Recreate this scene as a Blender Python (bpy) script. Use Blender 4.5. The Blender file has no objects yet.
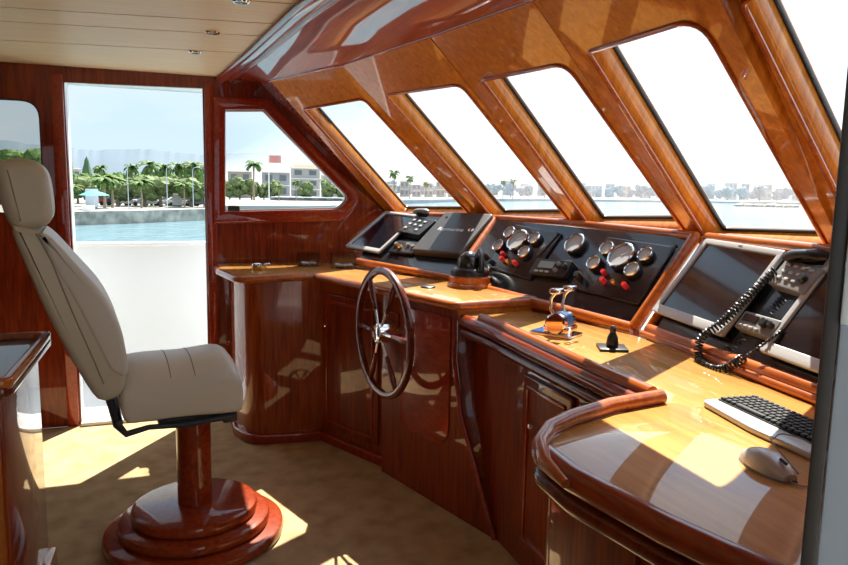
import bpy, bmesh, math, random
from mathutils import Vector, Matrix
PI = math.pi
V = Vector
scene = bpy.context.scene
col = scene.collection
random.seed(7)

# ------------------------------------------------------------------ camera
FPX = 690.0; CX, CY = 424.0, 282.5; HY = 191.0; TH = 0.018
EYE = V((0, 0, 1.5)); YAW = math.radians(20); PIT = math.atan((CY - HY) / FPX)
_R = V((math.cos(YAW), -math.sin(YAW), 0))
_F = V((math.sin(YAW) * math.cos(PIT), math.cos(YAW) * math.cos(PIT), -math.sin(PIT)))
_U = _R.cross(_F)
_Rr = math.cos(TH) * _R + math.sin(TH) * _U
_Ur = -math.sin(TH) * _R + math.cos(TH) * _U
cam_d = bpy.data.cameras.new('camera'); cam = bpy.data.objects.new('camera', cam_d); col.objects.link(cam)
m = Matrix.Identity(4)
for i in range(3):
    m[i][0] = _Rr[i]; m[i][1] = _Ur[i]; m[i][2] = -_F[i]; m[i][3] = EYE[i]
cam.matrix_world = m
cam_d.sensor_width = 36; cam_d.lens = 36 * FPX / 848; cam_d.clip_start = 0.03; cam_d.clip_end = 20000
scene.camera = cam

# ------------------------------------------------------------------ light
W = bpy.data.worlds.new('world'); scene.world = W; W.use_nodes = True
nt = W.node_tree; nt.nodes.clear()
wo = nt.nodes.new('ShaderNodeOutputWorld'); bg = nt.nodes.new('ShaderNodeBackground')
tc = nt.nodes.new('ShaderNodeTexCoord'); sx = nt.nodes.new('ShaderNodeSeparateXYZ'); rp = nt.nodes.new('ShaderNodeValToRGB')
nt.links.new(tc.outputs['Generated'], sx.inputs[0]); nt.links.new(sx.outputs['Z'], rp.inputs[0])
rp.color_ramp.elements[0].position = 0.0; rp.color_ramp.elements[0].color = (0.56, 0.69, 0.79, 1)
rp.color_ramp.elements[1].position = 0.6; rp.color_ramp.elements[1].color = (0.44, 0.60, 0.82, 1)
e = rp.color_ramp.elements.new(0.12); e.color = (0.50, 0.66, 0.80, 1)
# hazy thin cloud, brighter towards the bow
mp = nt.nodes.new('ShaderNodeMapping'); mp.inputs['Scale'].default_value = (1.2, 1.2, 5)
nz = nt.nodes.new('ShaderNodeTexNoise'); nz.inputs['Scale'].default_value = 2.2; nz.inputs['Detail'].default_value = 5
nt.links.new(tc.outputs['Generated'], mp.inputs[0]); nt.links.new(mp.outputs[0], nz.inputs[0])
cr = nt.nodes.new('ShaderNodeValToRGB'); cr.color_ramp.elements[0].position = 0.42; cr.color_ramp.elements[1].position = 0.7
nt.links.new(nz.outputs[0], cr.inputs[0])
mx = nt.nodes.new('ShaderNodeMix'); mx.data_type = 'RGBA'
mx.inputs[7].default_value = (0.68, 0.74, 0.79, 1)
nt.links.new(cr.outputs[0], mx.inputs[0]); nt.links.new(rp.outputs[0], mx.inputs[6])
dot = nt.nodes.new('ShaderNodeMapRange'); dot.inputs['From Min'].default_value = 0.08; dot.inputs['From Max'].default_value = 0.48
dot.inputs['To Min'].default_value = 1.0; dot.inputs['To Max'].default_value = 1.8
nt.links.new(sx.outputs['X'], dot.inputs[0])
vm = nt.nodes.new('ShaderNodeVectorMath'); vm.operation = 'SCALE'
nt.links.new(mx.outputs[2], vm.inputs[0]); nt.links.new(dot.outputs[0], vm.inputs['Scale'])
nt.links.new(vm.outputs[0], bg.inputs[0]); bg.inputs[1].default_value = 0.93
nt.links.new(bg.outputs[0], wo.inputs[0])

SUN = V((0.74, 1.1, 1.87)).normalized()
sd = bpy.data.lights.new('sun', 'SUN'); sd.energy = 9.5; sd.angle = 0.009; sd.color = (1, 0.94, 0.82)
so = bpy.data.objects.new('sun', sd); col.objects.link(so); so.rotation_euler = SUN.to_track_quat('Z', 'Y').to_euler()
so.location = (3, 10, 12)
scene.view_settings.view_transform = 'Standard'; scene.view_settings.look = 'None'
scene.view_settings.exposure = 0.55; scene.view_settings.gamma = 1; scene.view_settings.use_curve_mapping = False

# ------------------------------------------------------------------ pixel helpers (photo -> place)
def ray(u, v):
    return (_Rr * (u - CX) + _Ur * (CY - v) + _F * FPX)
def atz(u, v, z):
    r = ray(u, v); return EYE + r * ((z - EYE.z) / r.z)
def aty(u, v, y):
    r = ray(u, v); return EYE + r * (y / r.y)
def atx(u, v, x):
    r = ray(u, v); return EYE + r * (x / r.x)
def atd(u, v, d):
    r = ray(u, v); return EYE + r * (d / math.hypot(r.x, r.y))

# ------------------------------------------------------------------ materials
def newmat(name):
    mt = bpy.data.materials.new(name); mt.use_nodes = True
    return mt, mt.node_tree, mt.node_tree.nodes['Principled BSDF']
def plain(name, c, rough=0.5, metal=0, coat=0, emis=None, es=1, bump=0, bscale=200, spec=0.5):
    mt, n, b = newmat(name)
    b.inputs['Base Color'].default_value = (*c, 1); b.inputs['Roughness'].default_value = rough
    b.inputs['Metallic'].default_value = metal; b.inputs['Coat Weight'].default_value = coat
    b.inputs['Coat Roughness'].default_value = 0.05; b.inputs['Specular IOR Level'].default_value = spec
    if emis: b.inputs['Emission Color'].default_value = (*emis, 1); b.inputs['Emission Strength'].default_value = es
    t = n.nodes.new('ShaderNodeTexCoord'); z = n.nodes.new('ShaderNodeTexNoise'); z.inputs['Scale'].default_value = bscale
    n.links.new(t.outputs['Object'], z.inputs['Vector'])
    if bump:
        bp = n.nodes.new('ShaderNodeBump'); bp.inputs['Strength'].default_value = bump; bp.inputs['Distance'].default_value = 0.002
        n.links.new(z.outputs[0], bp.inputs['Height']); n.links.new(bp.outputs[0], b.inputs['Normal'])
    return mt
def wood(name, c1, c2, scale=(1, 1, 12), rough=0.35, coat=1.0, crough=0.03, rot=(0, 0, 0), ior=1.42, blotch=0.35):
    """varnished wood: fine grain streaks run along the axis with the small scale"""
    mt, n, b = newmat(name)
    t = n.nodes.new('ShaderNodeTexCoord'); mp = n.nodes.new('ShaderNodeMapping')
    mp.inputs['Scale'].default_value = scale; mp.inputs['Rotation'].default_value = rot
    n.links.new(t.outputs['Object'], mp.inputs[0])
    g = n.nodes.new('ShaderNodeTexNoise'); g.inputs['Scale'].default_value = 4; g.inputs['Detail'].default_value = 8
    g.inputs['Roughness'].default_value = 0.65; g.inputs['Distortion'].default_value = 0.6
    n.links.new(mp.outputs[0], g.inputs['Vector'])
    g2 = n.nodes.new('ShaderNodeTexNoise'); g2.inputs['Scale'].default_value = 2.0; g2.inputs['Detail'].default_value = 3
    n.links.new(t.outputs['Object'], g2.inputs['Vector'])
    ad = n.nodes.new('ShaderNodeMath'); ad.operation = 'MULTIPLY_ADD'; ad.inputs[1].default_value = blotch; 
    n.links.new(g2.outputs[0], ad.inputs[0]); n.links.new(g.outputs[0], ad.inputs[2])
    r = n.nodes.new('ShaderNodeValToRGB'); off = 0.5 * blotch
    r.color_ramp.elements[0].position = 0.32 + off; r.color_ramp.elements[0].color = (*c1, 1)
    r.color_ramp.elements[1].position = 0.70 + off; r.color_ramp.elements[1].color = (*c2, 1)
    n.links.new(ad.outputs[0], r.inputs[0]); n.links.new(r.outputs[0], b.inputs['Base Color'])
    b.inputs['Roughness'].default_value = rough; b.inputs['Coat Weight'].default_value = coat
    b.inputs['Coat Roughness'].default_value = crough; b.inputs['Coat IOR'].default_value = ior; b.inputs['Specular IOR Level'].default_value = 0.15
    return mt
M = {}
M['mahog_v'] = wood('mahogany vertical grain', (0.115, 0.010, 0.0015), (0.31, 0.045, 0.005), (14, 14, 0.9))
M['mahog_y'] = wood('mahogany long grain', (0.14, 0.015, 0.003), (0.36, 0.055, 0.008), (14, 0.9, 14))
M['mahog_red'] = wood('red mahogany plywood', (0.20, 0.014, 0.003), (0.40, 0.042, 0.006), (12, 0.8, 12), ior=1.5, crough=0.02)
M['mahog_dark'] = wood('dark mahogany', (0.07, 0.007, 0.002), (0.19, 0.025, 0.005), (14, 14, 0.9))
M['amber'] = wood('amber varnished frame wood', (0.46, 0.135, 0.010), (0.76, 0.30, 0.035), (9, 9, 1.2))
M['honey'] = wood('honey varnished desktop', (0.50, 0.22, 0.045), (0.68, 0.36, 0.09), (9, 0.7, 9), ior=1.5, crough=0.025, blotch=0.5)
M['rail'] = wood('varnished rail wood', (0.30, 0.055, 0.006), (0.55, 0.15, 0.018), (12, 0.9, 12))
M['cream_wood'] = wood('limed ceiling plank', (0.82, 0.66, 0.41), (0.92, 0.79, 0.54), (0.7, 14, 14), rough=0.5, coat=0.15, crough=0.3, blotch=0.2)
M['groove'] = plain('dark groove', (0.06, 0.03, 0.012), 0.8)
M['black'] = plain('black plastic', (0.012, 0.012, 0.014), 0.35)
M['blackgloss'] = plain('gloss black dash panel', (0.010, 0.013, 0.018), 0.22, coat=0.5)
M['screen'] = plain('dark monitor screen', (0.006, 0.006, 0.008), 0.18, coat=0.6)
M['silver'] = plain('silver plastic bezel', (0.55, 0.55, 0.54), 0.35, 0.3)
M['chrome'] = plain('chrome', (0.85, 0.85, 0.85), 0.08, 1)
M['steel'] = plain('dark painted steel', (0.03, 0.035, 0.045), 0.4, 0.3)
M['greyplastic'] = plain('charcoal plastic cover', (0.06, 0.055, 0.05), 0.35)
M['grey'] = plain('mid grey plastic', (0.22, 0.22, 0.22), 0.4)
M['greylight'] = plain('light grey key', (0.5, 0.5, 0.5), 0.5)
M['key'] = plain('black key', (0.02, 0.02, 0.022), 0.45)
M['white'] = plain('white gelcoat', (0.72, 0.73, 0.73), 0.35, coat=0.4)
M['white_paint'] = plain('white marking', (0.85, 0.85, 0.85), 0.7)
M['leather'] = plain('cream leather', (0.50, 0.435, 0.31), 0.42, bump=0.25, bscale=320)
M['leather_front'] = plain('pale grey leather', (0.58, 0.53, 0.43), 0.42, bump=0.25, bscale=320)
M['seam'] = plain('leather seam', (0.26, 0.22, 0.16), 0.8)
M['red'] = plain('red button', (0.65, 0.02, 0.03), 0.3, coat=1)
M['gold'] = plain('brass', (0.75, 0.5, 0.18), 0.2, 1)
M['dial'] = plain('grey dial face', (0.50, 0.52, 0.52), 0.6, spec=0.2)
M['lcd'] = plain('pale lcd', (0.30, 0.40, 0.42), 0.25)
M['blue'] = plain('painted blue reflection', (0.05, 0.16, 0.45), 0.2, coat=1)  # blue reflection seen in the throttle's chrome, painted as a colour
M['paper'] = plain('white paper', (0.8, 0.8, 0.78), 0.8)
M['alu'] = plain('grey painted aluminium', (0.42, 0.47, 0.52), 0.4)
M['alu_white'] = plain('pale aluminium edge', (0.6, 0.62, 0.6), 0.4)
M['doorgasket'] = plain('dark bronze door seal', (0.045, 0.035, 0.026), 0.4)
M['mahog_gloss'] = wood('polished mahogany base', (0.17, 0.015, 0.003), (0.36, 0.05, 0.007), (10, 10, 10), crough=0.02)
M['mahog_lit'] = wood('mahogany with lit tone in colour', (0.26, 0.055, 0.007), (0.50, 0.15, 0.02), (14, 14, 0.9))  # brighter copy of the mahogany; the cabinet's lit front is put into its colour
M['mahog_mid'] = wood('warm mahogany', (0.17, 0.022, 0.0025), (0.42, 0.085, 0.009), (14, 14, 0.9))
# carpet
mt, n, b = newmat('beige carpet'); M['carpet'] = mt
t = n.nodes.new('ShaderNodeTexCoord'); z = n.nodes.new('ShaderNodeTexNoise'); z.inputs['Scale'].default_value = 260; z.inputs['Detail'].default_value = 4
z2 = n.nodes.new('ShaderNodeTexNoise'); z2.inputs['Scale'].default_value = 9; z2.inputs['Detail'].default_value = 6
n.links.new(t.outputs['Object'], z.inputs[0]); n.links.new(t.outputs['Object'], z2.inputs[0])
ad = n.nodes.new('ShaderNodeMath'); ad.operation = 'MULTIPLY_ADD'; ad.inputs[1].default_value = 0.8
n.links.new(z2.outputs[0], ad.inputs[0]); n.links.new(z.outputs[0], ad.inputs[2])
r = n.nodes.new('ShaderNodeValToRGB'); r.color_ramp.elements[0].position = 0.55; r.color_ramp.elements[1].position = 1.2
r.color_ramp.elements[0].color = (0.27, 0.17, 0.07, 1); r.color_ramp.elements[1].color = (0.56, 0.41, 0.23, 1)
n.links.new(ad.outputs[0], r.inputs[0]); n.links.new(r.outputs[0], b.inputs['Base Color'])
b.inputs['Roughness'].default_value = 1; b.inputs['Specular IOR Level'].default_value = 0.1
bp = n.nodes.new('ShaderNodeBump'); bp.inputs['Strength'].default_value = 0.8; bp.inputs['Distance'].default_value = 0.004
n.links.new(z.outputs[0], bp.inputs['Height']); n.links.new(bp.outputs[0], b.inputs['Normal'])
# glass
def glassmat(name, tint=(1, 1, 1), gain=1.0):
    mt = bpy.data.materials.new(name); mt.use_nodes = True; n = mt.node_tree; n.nodes.clear()
    o = n.nodes.new('ShaderNodeOutputMaterial'); a = n.nodes.new('ShaderNodeBsdfTransparent'); g = n.nodes.new('ShaderNodeBsdfGlossy')
    a.inputs[0].default_value = (*tint, 1); g.inputs['Roughness'].default_value = 0.01
    f = n.nodes.new('ShaderNodeFresnel'); f.inputs[0].default_value = 1.35
    mu = n.nodes.new('ShaderNodeMath'); mu.operation = 'MULTIPLY'; mu.inputs[1].default_value = gain
    mxs = n.nodes.new('ShaderNodeMixShader')
    n.links.new(f.outputs[0], mu.inputs[0]); n.links.new(mu.outputs[0], mxs.inputs[0])
    n.links.new(a.outputs[0], mxs.inputs[1]); n.links.new(g.outputs[0], mxs.inputs[2]); n.links.new(mxs.outputs[0], o.inputs[0])
    return mt
M['glass'] = glassmat('window glass', (0.98, 0.985, 0.985), 0.07)
M['tint'] = glassmat('tinted window glass', (0.74, 0.74, 0.72), 0.9)
M['clear'] = glassmat('clear acrylic', (0.88, 0.9, 0.9), 1.5)
# water
mt, n, b = newmat('sea water'); M['water'] = mt
t = n.nodes.new('ShaderNodeTexCoord'); mp = n.nodes.new('ShaderNodeMapping'); mp.inputs['Scale'].default_value = (1, 1, 1)
z = n.nodes.new('ShaderNodeTexNoise'); z.inputs['Scale'].default_value = 0.55; z.inputs['Detail'].default_value = 6
n.links.new(t.outputs['Object'], mp.inputs[0]); n.links.new(mp.outputs[0], z.inputs[0])
bp = n.nodes.new('ShaderNodeBump'); bp.inputs['Strength'].default_value = 1; bp.inputs['Distance'].default_value = 0.5
n.links.new(z.outputs[0], bp.inputs['Height']); n.links.new(bp.outputs[0], b.inputs['Normal'])
b.inputs['Base Color'].default_value = (0.16, 0.27, 0.31, 1); b.inputs['Roughness'].default_value = 0.12; b.inputs['IOR'].default_value = 1.33
# foliage
def leafmat(name, c1, c2, sc=11):
    mt, n, b = newmat(name)
    t = n.nodes.new('ShaderNodeTexCoord'); z = n.nodes.new('ShaderNodeTexNoise'); z.inputs['Scale'].default_value = sc; z.inputs['Detail'].default_value = 5
    n.links.new(t.outputs['Object'], z.inputs[0])
    r = n.nodes.new('ShaderNodeValToRGB'); r.color_ramp.elements[0].position = 0.35; r.color_ramp.elements[1].position = 0.68
    r.color_ramp.elements[0].color = (*c1, 1); r.color_ramp.elements[1].color = (*c2, 1)
    n.links.new(z.outputs[0], r.inputs[0]); n.links.new(r.outputs[0], b.inputs['Base Color'])
    b.inputs['Roughness'].default_value = 0.7
    b.inputs['Specular IOR Level'].default_value = 0.2
    return mt
M['leaf'] = leafmat('green foliage', (0.05, 0.10, 0.025), (0.17, 0.27, 0.07))
M['leaf2'] = leafmat('olive foliage', (0.08, 0.12, 0.04), (0.20, 0.25, 0.10))
M['leafdark'] = leafmat('cypress foliage', (0.05, 0.10, 0.05), (0.12, 0.20, 0.10))
M['leafpale'] = leafmat('far foliage with haze in colour', (0.24, 0.31, 0.35), (0.31, 0.38, 0.41), 0.2)  # distance haze painted into the pale blue-grey colour; also on the far ground
M['trunk'] = plain('palm trunk', (0.30, 0.24, 0.17), 0.9)
M['stone'] = leafmat('weathered quay stone', (0.22, 0.21, 0.18), (0.48, 0.45, 0.38), 0.9)
M['paving'] = plain('pale paving', (0.36, 0.35, 0.32), 0.9)
M['hill'] = leafmat('far hillside with haze in colour', (0.085, 0.125, 0.165), (0.10, 0.14, 0.18), 0.002)  # blue-grey of the haze is put into the hill colour itself
M['bld'] = plain('pale stucco', (0.44, 0.42, 0.39), 0.9)
M['bld2'] = plain('warm stucco', (0.36, 0.32, 0.27), 0.9)
M['bld3'] = plain('greyish stucco', (0.33, 0.35, 0.37), 0.9)
M['pane'] = plain('dark window pane', (0.12, 0.15, 0.18), 0.3)
M['roofred'] = plain('terracotta roof', (0.42, 0.20, 0.13), 0.9)
M['carwhite'] = plain('white car paint', (0.75, 0.75, 0.75), 0.3)
M['carsilver'] = plain('silver car paint', (0.45, 0.47, 0.5), 0.3)
M['cardark'] = plain('dark car paint', (0.06, 0.07, 0.09), 0.3)
M['carred'] = plain('red car paint', (0.45, 0.05, 0.05), 0.3)
M['teal'] = plain('turquoise canvas', (0.10, 0.45, 0.42), 0.8)
M['signblue'] = plain('pale blue board', (0.55, 0.62, 0.72), 0.6)
M['flagred'] = plain('faded red flag', (0.6, 0.25, 0.22), 0.8)
M['tyre'] = plain('tyre', (0.02, 0.02, 0.02), 0.9)
M['screenblue'] = plain('dark navy screen', (0.008, 0.010, 0.016), 0.15, coat=0.8)

# ------------------------------------------------------------------ object helpers
MATW = {}
def thing(name, label, cat, mat=None, group=None):
    o = bpy.data.objects.new(name, None); col.objects.link(o); o.empty_display_size = 0.05
    mat = mat if mat is not None else Matrix.Identity(4)
    if not isinstance(mat, Matrix): mat = Matrix.Translation(V(mat))
    o.matrix_world = mat; MATW[o] = mat.copy()
    o['label'] = label; o['category'] = cat
    if group: o['group'] = group
    return o
def obj(name, me, mat, parent=None, world=False, smooth=True, label=None, cat=None, group=None, kind=None, origin=None):
    """me: bmesh or mesh. world=True: vertices are world coordinates even when parented."""
    if isinstance(me, bmesh.types.BMesh):
        bmesh.ops.recalc_face_normals(me, faces=me.faces[:])
        mm = bpy.data.meshes.new(name); me.to_mesh(mm); me.free(); me = mm
    else: me.name = name
    o = bpy.data.objects.new(name, me); col.objects.link(o)
    W0 = Matrix.Identity(4)
    if parent is not None:
        o.parent = parent; W0 = MATW[parent]
        if world: me.transform(W0.inverted())
    elif origin is not None:
        T = Matrix.Translation(V(origin)); me.transform(T.inverted()); o.matrix_world = T; W0 = T
    MATW[o] = W0.copy()
    if not isinstance(mat, (list, tuple)): mat = [mat]
    me.materials.clear()
    for x in mat: me.materials.append(x)
    if smooth: smooth_angle(me)
    if label: o['label'] = label
    if cat: o['category'] = cat
    if group: o['group'] = group
    if kind: o['kind'] = kind
    return o
def smooth_angle(me, ang=math.radians(38)):
    bm = bmesh.new(); bm.from_mesh(me)
    for f in bm.faces: f.smooth = True
    for e_ in bm.edges:
        if len(e_.link_faces) == 2 and e_.calc_face_angle(0) > ang: e_.smooth = False
    bm.to_mesh(me); bm.free()
def NB(): return bmesh.new()
def box(bm, c, s, bev=0.0, R=None, seg=2):
    M4 = Matrix.Translation(V(c)) @ (R.to_4x4() if R is not None else Matrix.Identity(4)) @ Matrix.Diagonal((s[0], s[1], s[2], 1))
    r = bmesh.ops.create_cube(bm, size=1, matrix=M4)
    if bev:
        es = list({e for v in r['verts'] for e in v.link_edges})
        bmesh.ops.bevel(bm, geom=es, offset=bev, segments=seg, affect='EDGES', profile=0.5)
    return bm
def tube(bm, pts, rad, n=10, cap=True, flat=1.0):
    """swept circle through pts (list of Vectors); rad number or list"""
    pts = [V(p) for p in pts]; k = len(pts)
    rads = rad if isinstance(rad, (list, tuple)) else [rad] * k
    rings = []; up = None
    for i in range(k):
        d = (pts[min(i + 1, k - 1)] - pts[max(i - 1, 0)]).normalized()
        if up is None:
            up = V((0, 0, 1)) if abs(d.z) < 0.9 else V((0, 1, 0))
        a = d.cross(up).normalized(); b_ = a.cross(d).normalized(); up = b_
        rings.append([bm.verts.new(pts[i] + (a * math.cos(2 * PI * j / n) + b_ * flat * math.sin(2 * PI * j / n)) * rads[i]) for j in range(n)])
    for i in range(k - 1):
        for j in range(n):
            bm.faces.new((rings[i][j], rings[i][(j + 1) % n], rings[i + 1][(j + 1) % n], rings[i + 1][j]))
    if cap:
        bm.faces.new(rings[0][::-1]); bm.faces.new(rings[-1])
    return bm
def lathe(bm, prof, c=(0, 0, 0), R=None, n=32, cap=True):
    """prof: list of (r,z)"""
    c = V(c); rings = []
    for r_, z_ in prof:
        if r_ < 1e-6:
            p = V((0, 0, z_)); p = (R @ p if R is not None else p) + c; rings.append([bm.verts.new(p)]); continue
        ring = []
        for j in range(n):
            p = V((r_ * math.cos(2 * PI * j / n), r_ * math.sin(2 * PI * j / n), z_))
            p = (R @ p if R is not None else p) + c; ring.append(bm.verts.new(p))
        rings.append(ring)
    for a, b_ in zip(rings, rings[1:]):
        if len(a) == 1 and len(b_) == 1: continue
        for j in range(n):
            k = (j + 1) % n
            if len(a) == 1: bm.faces.new((a[0], b_[j], b_[k]))
            elif len(b_) == 1: bm.faces.new((a[j], a[k], b_[0]))
            else: bm.faces.new((a[j], a[k], b_[k], b_[j]))
    if cap and len(rings[0]) > 1: bm.faces.new(rings[0][::-1])
    if cap and len(rings[-1]) > 1: bm.faces.new(rings[-1])
    return bm
def ico(bm, c, r, sub=2, sc=(1, 1, 1), jit=0, rng=random):
    res = bmesh.ops.create_icosphere(bm, subdivisions=sub, radius=r)
    for v in res['verts']:
        k = 1 + (rng.random() - .5) * jit
        v.co = V((v.co.x * sc[0] * k, v.co.y * sc[1] * k, v.co.z * sc[2] * k)) + V(c)
    return bm
def rpoly(pts, rad=0.0, n=6):
    """2D polygon with rounded corners; rad number or list"""
    k = len(pts); out = []
    rs = rad if isinstance(rad, (list, tuple)) else [rad] * k
    for i in range(k):
        p = V((pts[i][0], pts[i][1])); a = V((pts[i - 1][0], pts[i - 1][1])); b_ = V((pts[(i + 1) % k][0], pts[(i + 1) % k][1]))
        r_ = rs[i]
        if r_ <= 0: out.append(p); continue
        u1 = (a - p); l1 = u1.length; u1.normalize(); u2 = (b_ - p); l2 = u2.length; u2.normalize()
        an = math.acos(max(-1, min(1, u1.dot(u2))))
        if an > PI - .02: out.append(p); continue
        t_ = min(r_ / math.tan(an / 2), l1 * .49, l2 * .49)
        s0 = p + u1 * t_; s1 = p + u2 * t_
        for j in range(n + 1):
            q = j / n
            out.append(s0 * (1 - q) ** 2 + p * 2 * q * (1 - q) + s1 * q * q)
    return [(x.x, x.y) for x in out]
def plate(outer, thick, holes=(), bevel=0.0, bres=2):
    """flat plate in local XY, z from 0 to thick; holes cut through; returns a mesh"""
    cu = bpy.data.curves.new('tmp', 'CURVE'); cu.dimensions = '2D'; cu.fill_mode = 'BOTH'
    cu.extrude = thick / 2 - bevel; cu.bevel_depth = bevel; cu.bevel_resolution = bres; cu.offset = -bevel
    for lp in [outer] + list(holes):
        s = cu.splines.new('POLY'); s.points.add(len(lp) - 1); s.use_cyclic_u = True
        for p, q in zip(s.points, lp): p.co = (q[0], q[1], 0, 1)
    o = bpy.data.objects.new('tmp', cu); col.objects.link(o)
    dg = bpy.context.evaluated_depsgraph_get(); dg.update()
    me = bpy.data.meshes.new_from_object(o.evaluated_get(dg))
    bpy.data.objects.remove(o); bpy.data.curves.remove(cu)
    bm = bmesh.new(); bm.from_mesh(me); bmesh.ops.remove_doubles(bm, verts=bm.verts[:], dist=1e-5)
    for v in bm.verts: v.co.z += thick / 2
    bmesh.ops.recalc_face_normals(bm, faces=bm.faces[:])
    bm.to_mesh(me); bm.free()
    return me
def text_mesh(s, size, ext=0.0006):
    cu = bpy.data.curves.new('tmp', 'FONT'); cu.body = s; cu.size = size; cu.extrude = ext; cu.align_x = 'CENTER'; cu.align_y = 'CENTER'
    o = bpy.data.objects.new('tmp', cu); col.objects.link(o)
    dg = bpy.context.evaluated_depsgraph_get(); dg.update()
    me = bpy.data.meshes.new_from_object(o.evaluated_get(dg))
    bpy.data.objects.remove(o); bpy.data.curves.remove(cu)
    return me
def join(*mes):
    bm = bmesh.new()
    for x in mes: bm.from_mesh(x)
    return bm
def frame(O, X, Pt):
    """matrix: origin O, local x towards X, local y towards Pt, z their normal"""
    O = V(O); ex = (V(X) - O).normalized(); w = (V(Pt) - O); ez = ex.cross(w).normalized(); ey = ez.cross(ex)
    m = Matrix.Identity(4)
    for i in range(3): m[i][0] = ex[i]; m[i][1] = ey[i]; m[i][2] = ez[i]; m[i][3] = O[i]
    return m
def pix_on(F, u, v):
    O = F.translation; nrm = F.to_3x3().col[2]; r = ray(u, v)
    t_ = (O - EYE).dot(nrm) / r.dot(nrm); return (F.inverted() @ (EYE + r * t_)).to_2d()
def loc(F, x, y, z=0, rot=0):
    return F @ Matrix.Translation((x, y, z)) @ Matrix.Rotation(rot, 4, 'Z')
def structure(name, me, mat, **k):
    return obj(name, me, mat, kind='structure', **k)
def copy_tree(o, parent=None):
    c = o.copy(); col.objects.link(c); c.parent = parent
    for ch in [x for x in col.objects if x.parent == o]: copy_tree(ch, c)
    return c

# ================================================================== ROOM
YW = 4.667                      # port wall plane
B = [V((1.398, 4.644, 1.350)), V((1.843, 4.056, 1.363)), V((2.050, 3.245, 1.367)), V((2.107, 2.426, 1.348)), V((2.071, 1.661, 1.335))]
T = [V((0.619, 4.188, 2.139)), V((0.879, 3.772, 2.166)), V((1.082, 2.965, 2.173)), V((1.156, 2.164, 2.144)), V((1.163, 1.406, 2.097))]
B.append(V((1.98, 0.36, 1.335))); T.append(V((1.17, 0.36, 2.097)))
n1 = (B[1] - B[0]).cross(T[1] - B[0]).normalized()
def f1x(y, z):                 # where the first windscreen panel's plane stands at (y, z)
    return B[1].x - (n1.y * (y - B[1].y) + n1.z * (z - B[1].z)) / n1.x

r_ = ray(270, 80.5); T[0] = EYE + r_ * ((B[1] - EYE).dot(n1) / r_.dot(n1))
W0 = aty(263, 84, 4.66)
# floor
bm = NB(); box(bm, (0.0, 2.42, -0.03), (6.0, 4.48, 0.06)); structure('floor', bm, M['carpet'], smooth=False)
# carpet seam strip
bm = NB(); a = atz(205, 455, 0.002); b_ = atz(480, 433, 0.002)
# port wall with door and window openings (local x = world x, local y = world z)
Fw = frame((0, YW, 0), (1, YW, 0), (0, YW, 1))       # normal towards -y (into the room)
def wp(u, v):
    p = aty(u, v, YW); return (p.x, p.z)
door_hole = [(-0.578, 0.0), (0.190, 0.0), (0.195, 2.118), (-0.586, 2.10)]
win_hole = rpoly([wp(225, 110), wp(263, 110), wp(349, 199), wp(338, 209), wp(225, 211.5)], [0.008, 0.008, 0.06, 0.09, 0.008])
lw = [wp(0, 97), wp(42, 104), wp(42, 214), wp(0, 214)]
lx1 = wp(42, 150)[0]; lz1 = wp(20, 99)[1]; lz0 = wp(0, 214)[1]
left_hole = rpoly([(lx1 - 0.80, lz1), (lx1, lz1), (lx1, lz0), (lx1 - 0.80, lz0)], 0.10)
wall_out = [(-2.6, 0), (-0.578, 0), (-0.586, 2.10), (0.195, 2.118), (0.190, 0.0), (1.62, 0), (1.60, 1.15), (B[0].x + .05, 1.35), (W0.x + .04, W0.z), (0.45, 2.215), (0.30, 2.23), (-2.6, 2.23)]
me = plate(wall_out, 0.045, [win_hole, left_hole], 0.0)
me.transform(Matrix.Translation((0, 0, -0.045))); me.transform(Fw)
structure('wall_port', me, M['mahog_v'], smooth=False)
me = plate(wall_out, 0.012, [win_hole, left_hole], 0.0)
me.transform(Matrix.Translation((0, 0, -0.058))); me.transform(Fw)
structure('wall_port_outside', me, M['white'], smooth=False)
# raised frame around the side window
def ringplate(name, outer_pts, hole, F, th, mat, bev=0.006, z0=0.0):
    me = plate(outer_pts, th, [hole], bev); me.transform(Matrix.Translation((0, 0, z0))); me.transform(F)
    return structure(name, me, mat)
ringplate('trim_1', rpoly([wp(213, 97), wp(268, 99), wp(362, 195), wp(345, 221), wp(213, 224)], [0.02, 0.03, 0.10, 0.13, 0.02]), win_hole, Fw, 0.022, M['mahog_red'])
# door casing posts
for nm, x0, x1 in (('trim_2', -0.655, -0.590), ('trim_3', 0.205, 0.262)):
    bm = NB(); box(bm, ((x0 + x1) / 2, YW - 0.008, 1.07), (x1 - x0, 0.022, 2.14), 0.005); structure(nm, bm, M['mahog_red'])
# white outer jamb and threshold of the door
bm = NB(); box(bm, (-0.615, YW + 0.16, 1.05), (0.055, 0.10, 2.15), 0.006); structure('trim_5', bm, M['white'])
bm = NB(); box(bm, (-0.19, YW + 0.03, 0.012), (0.78, 0.14, 0.024), 0.006); structure('trim_6', bm, M['white'])
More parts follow.
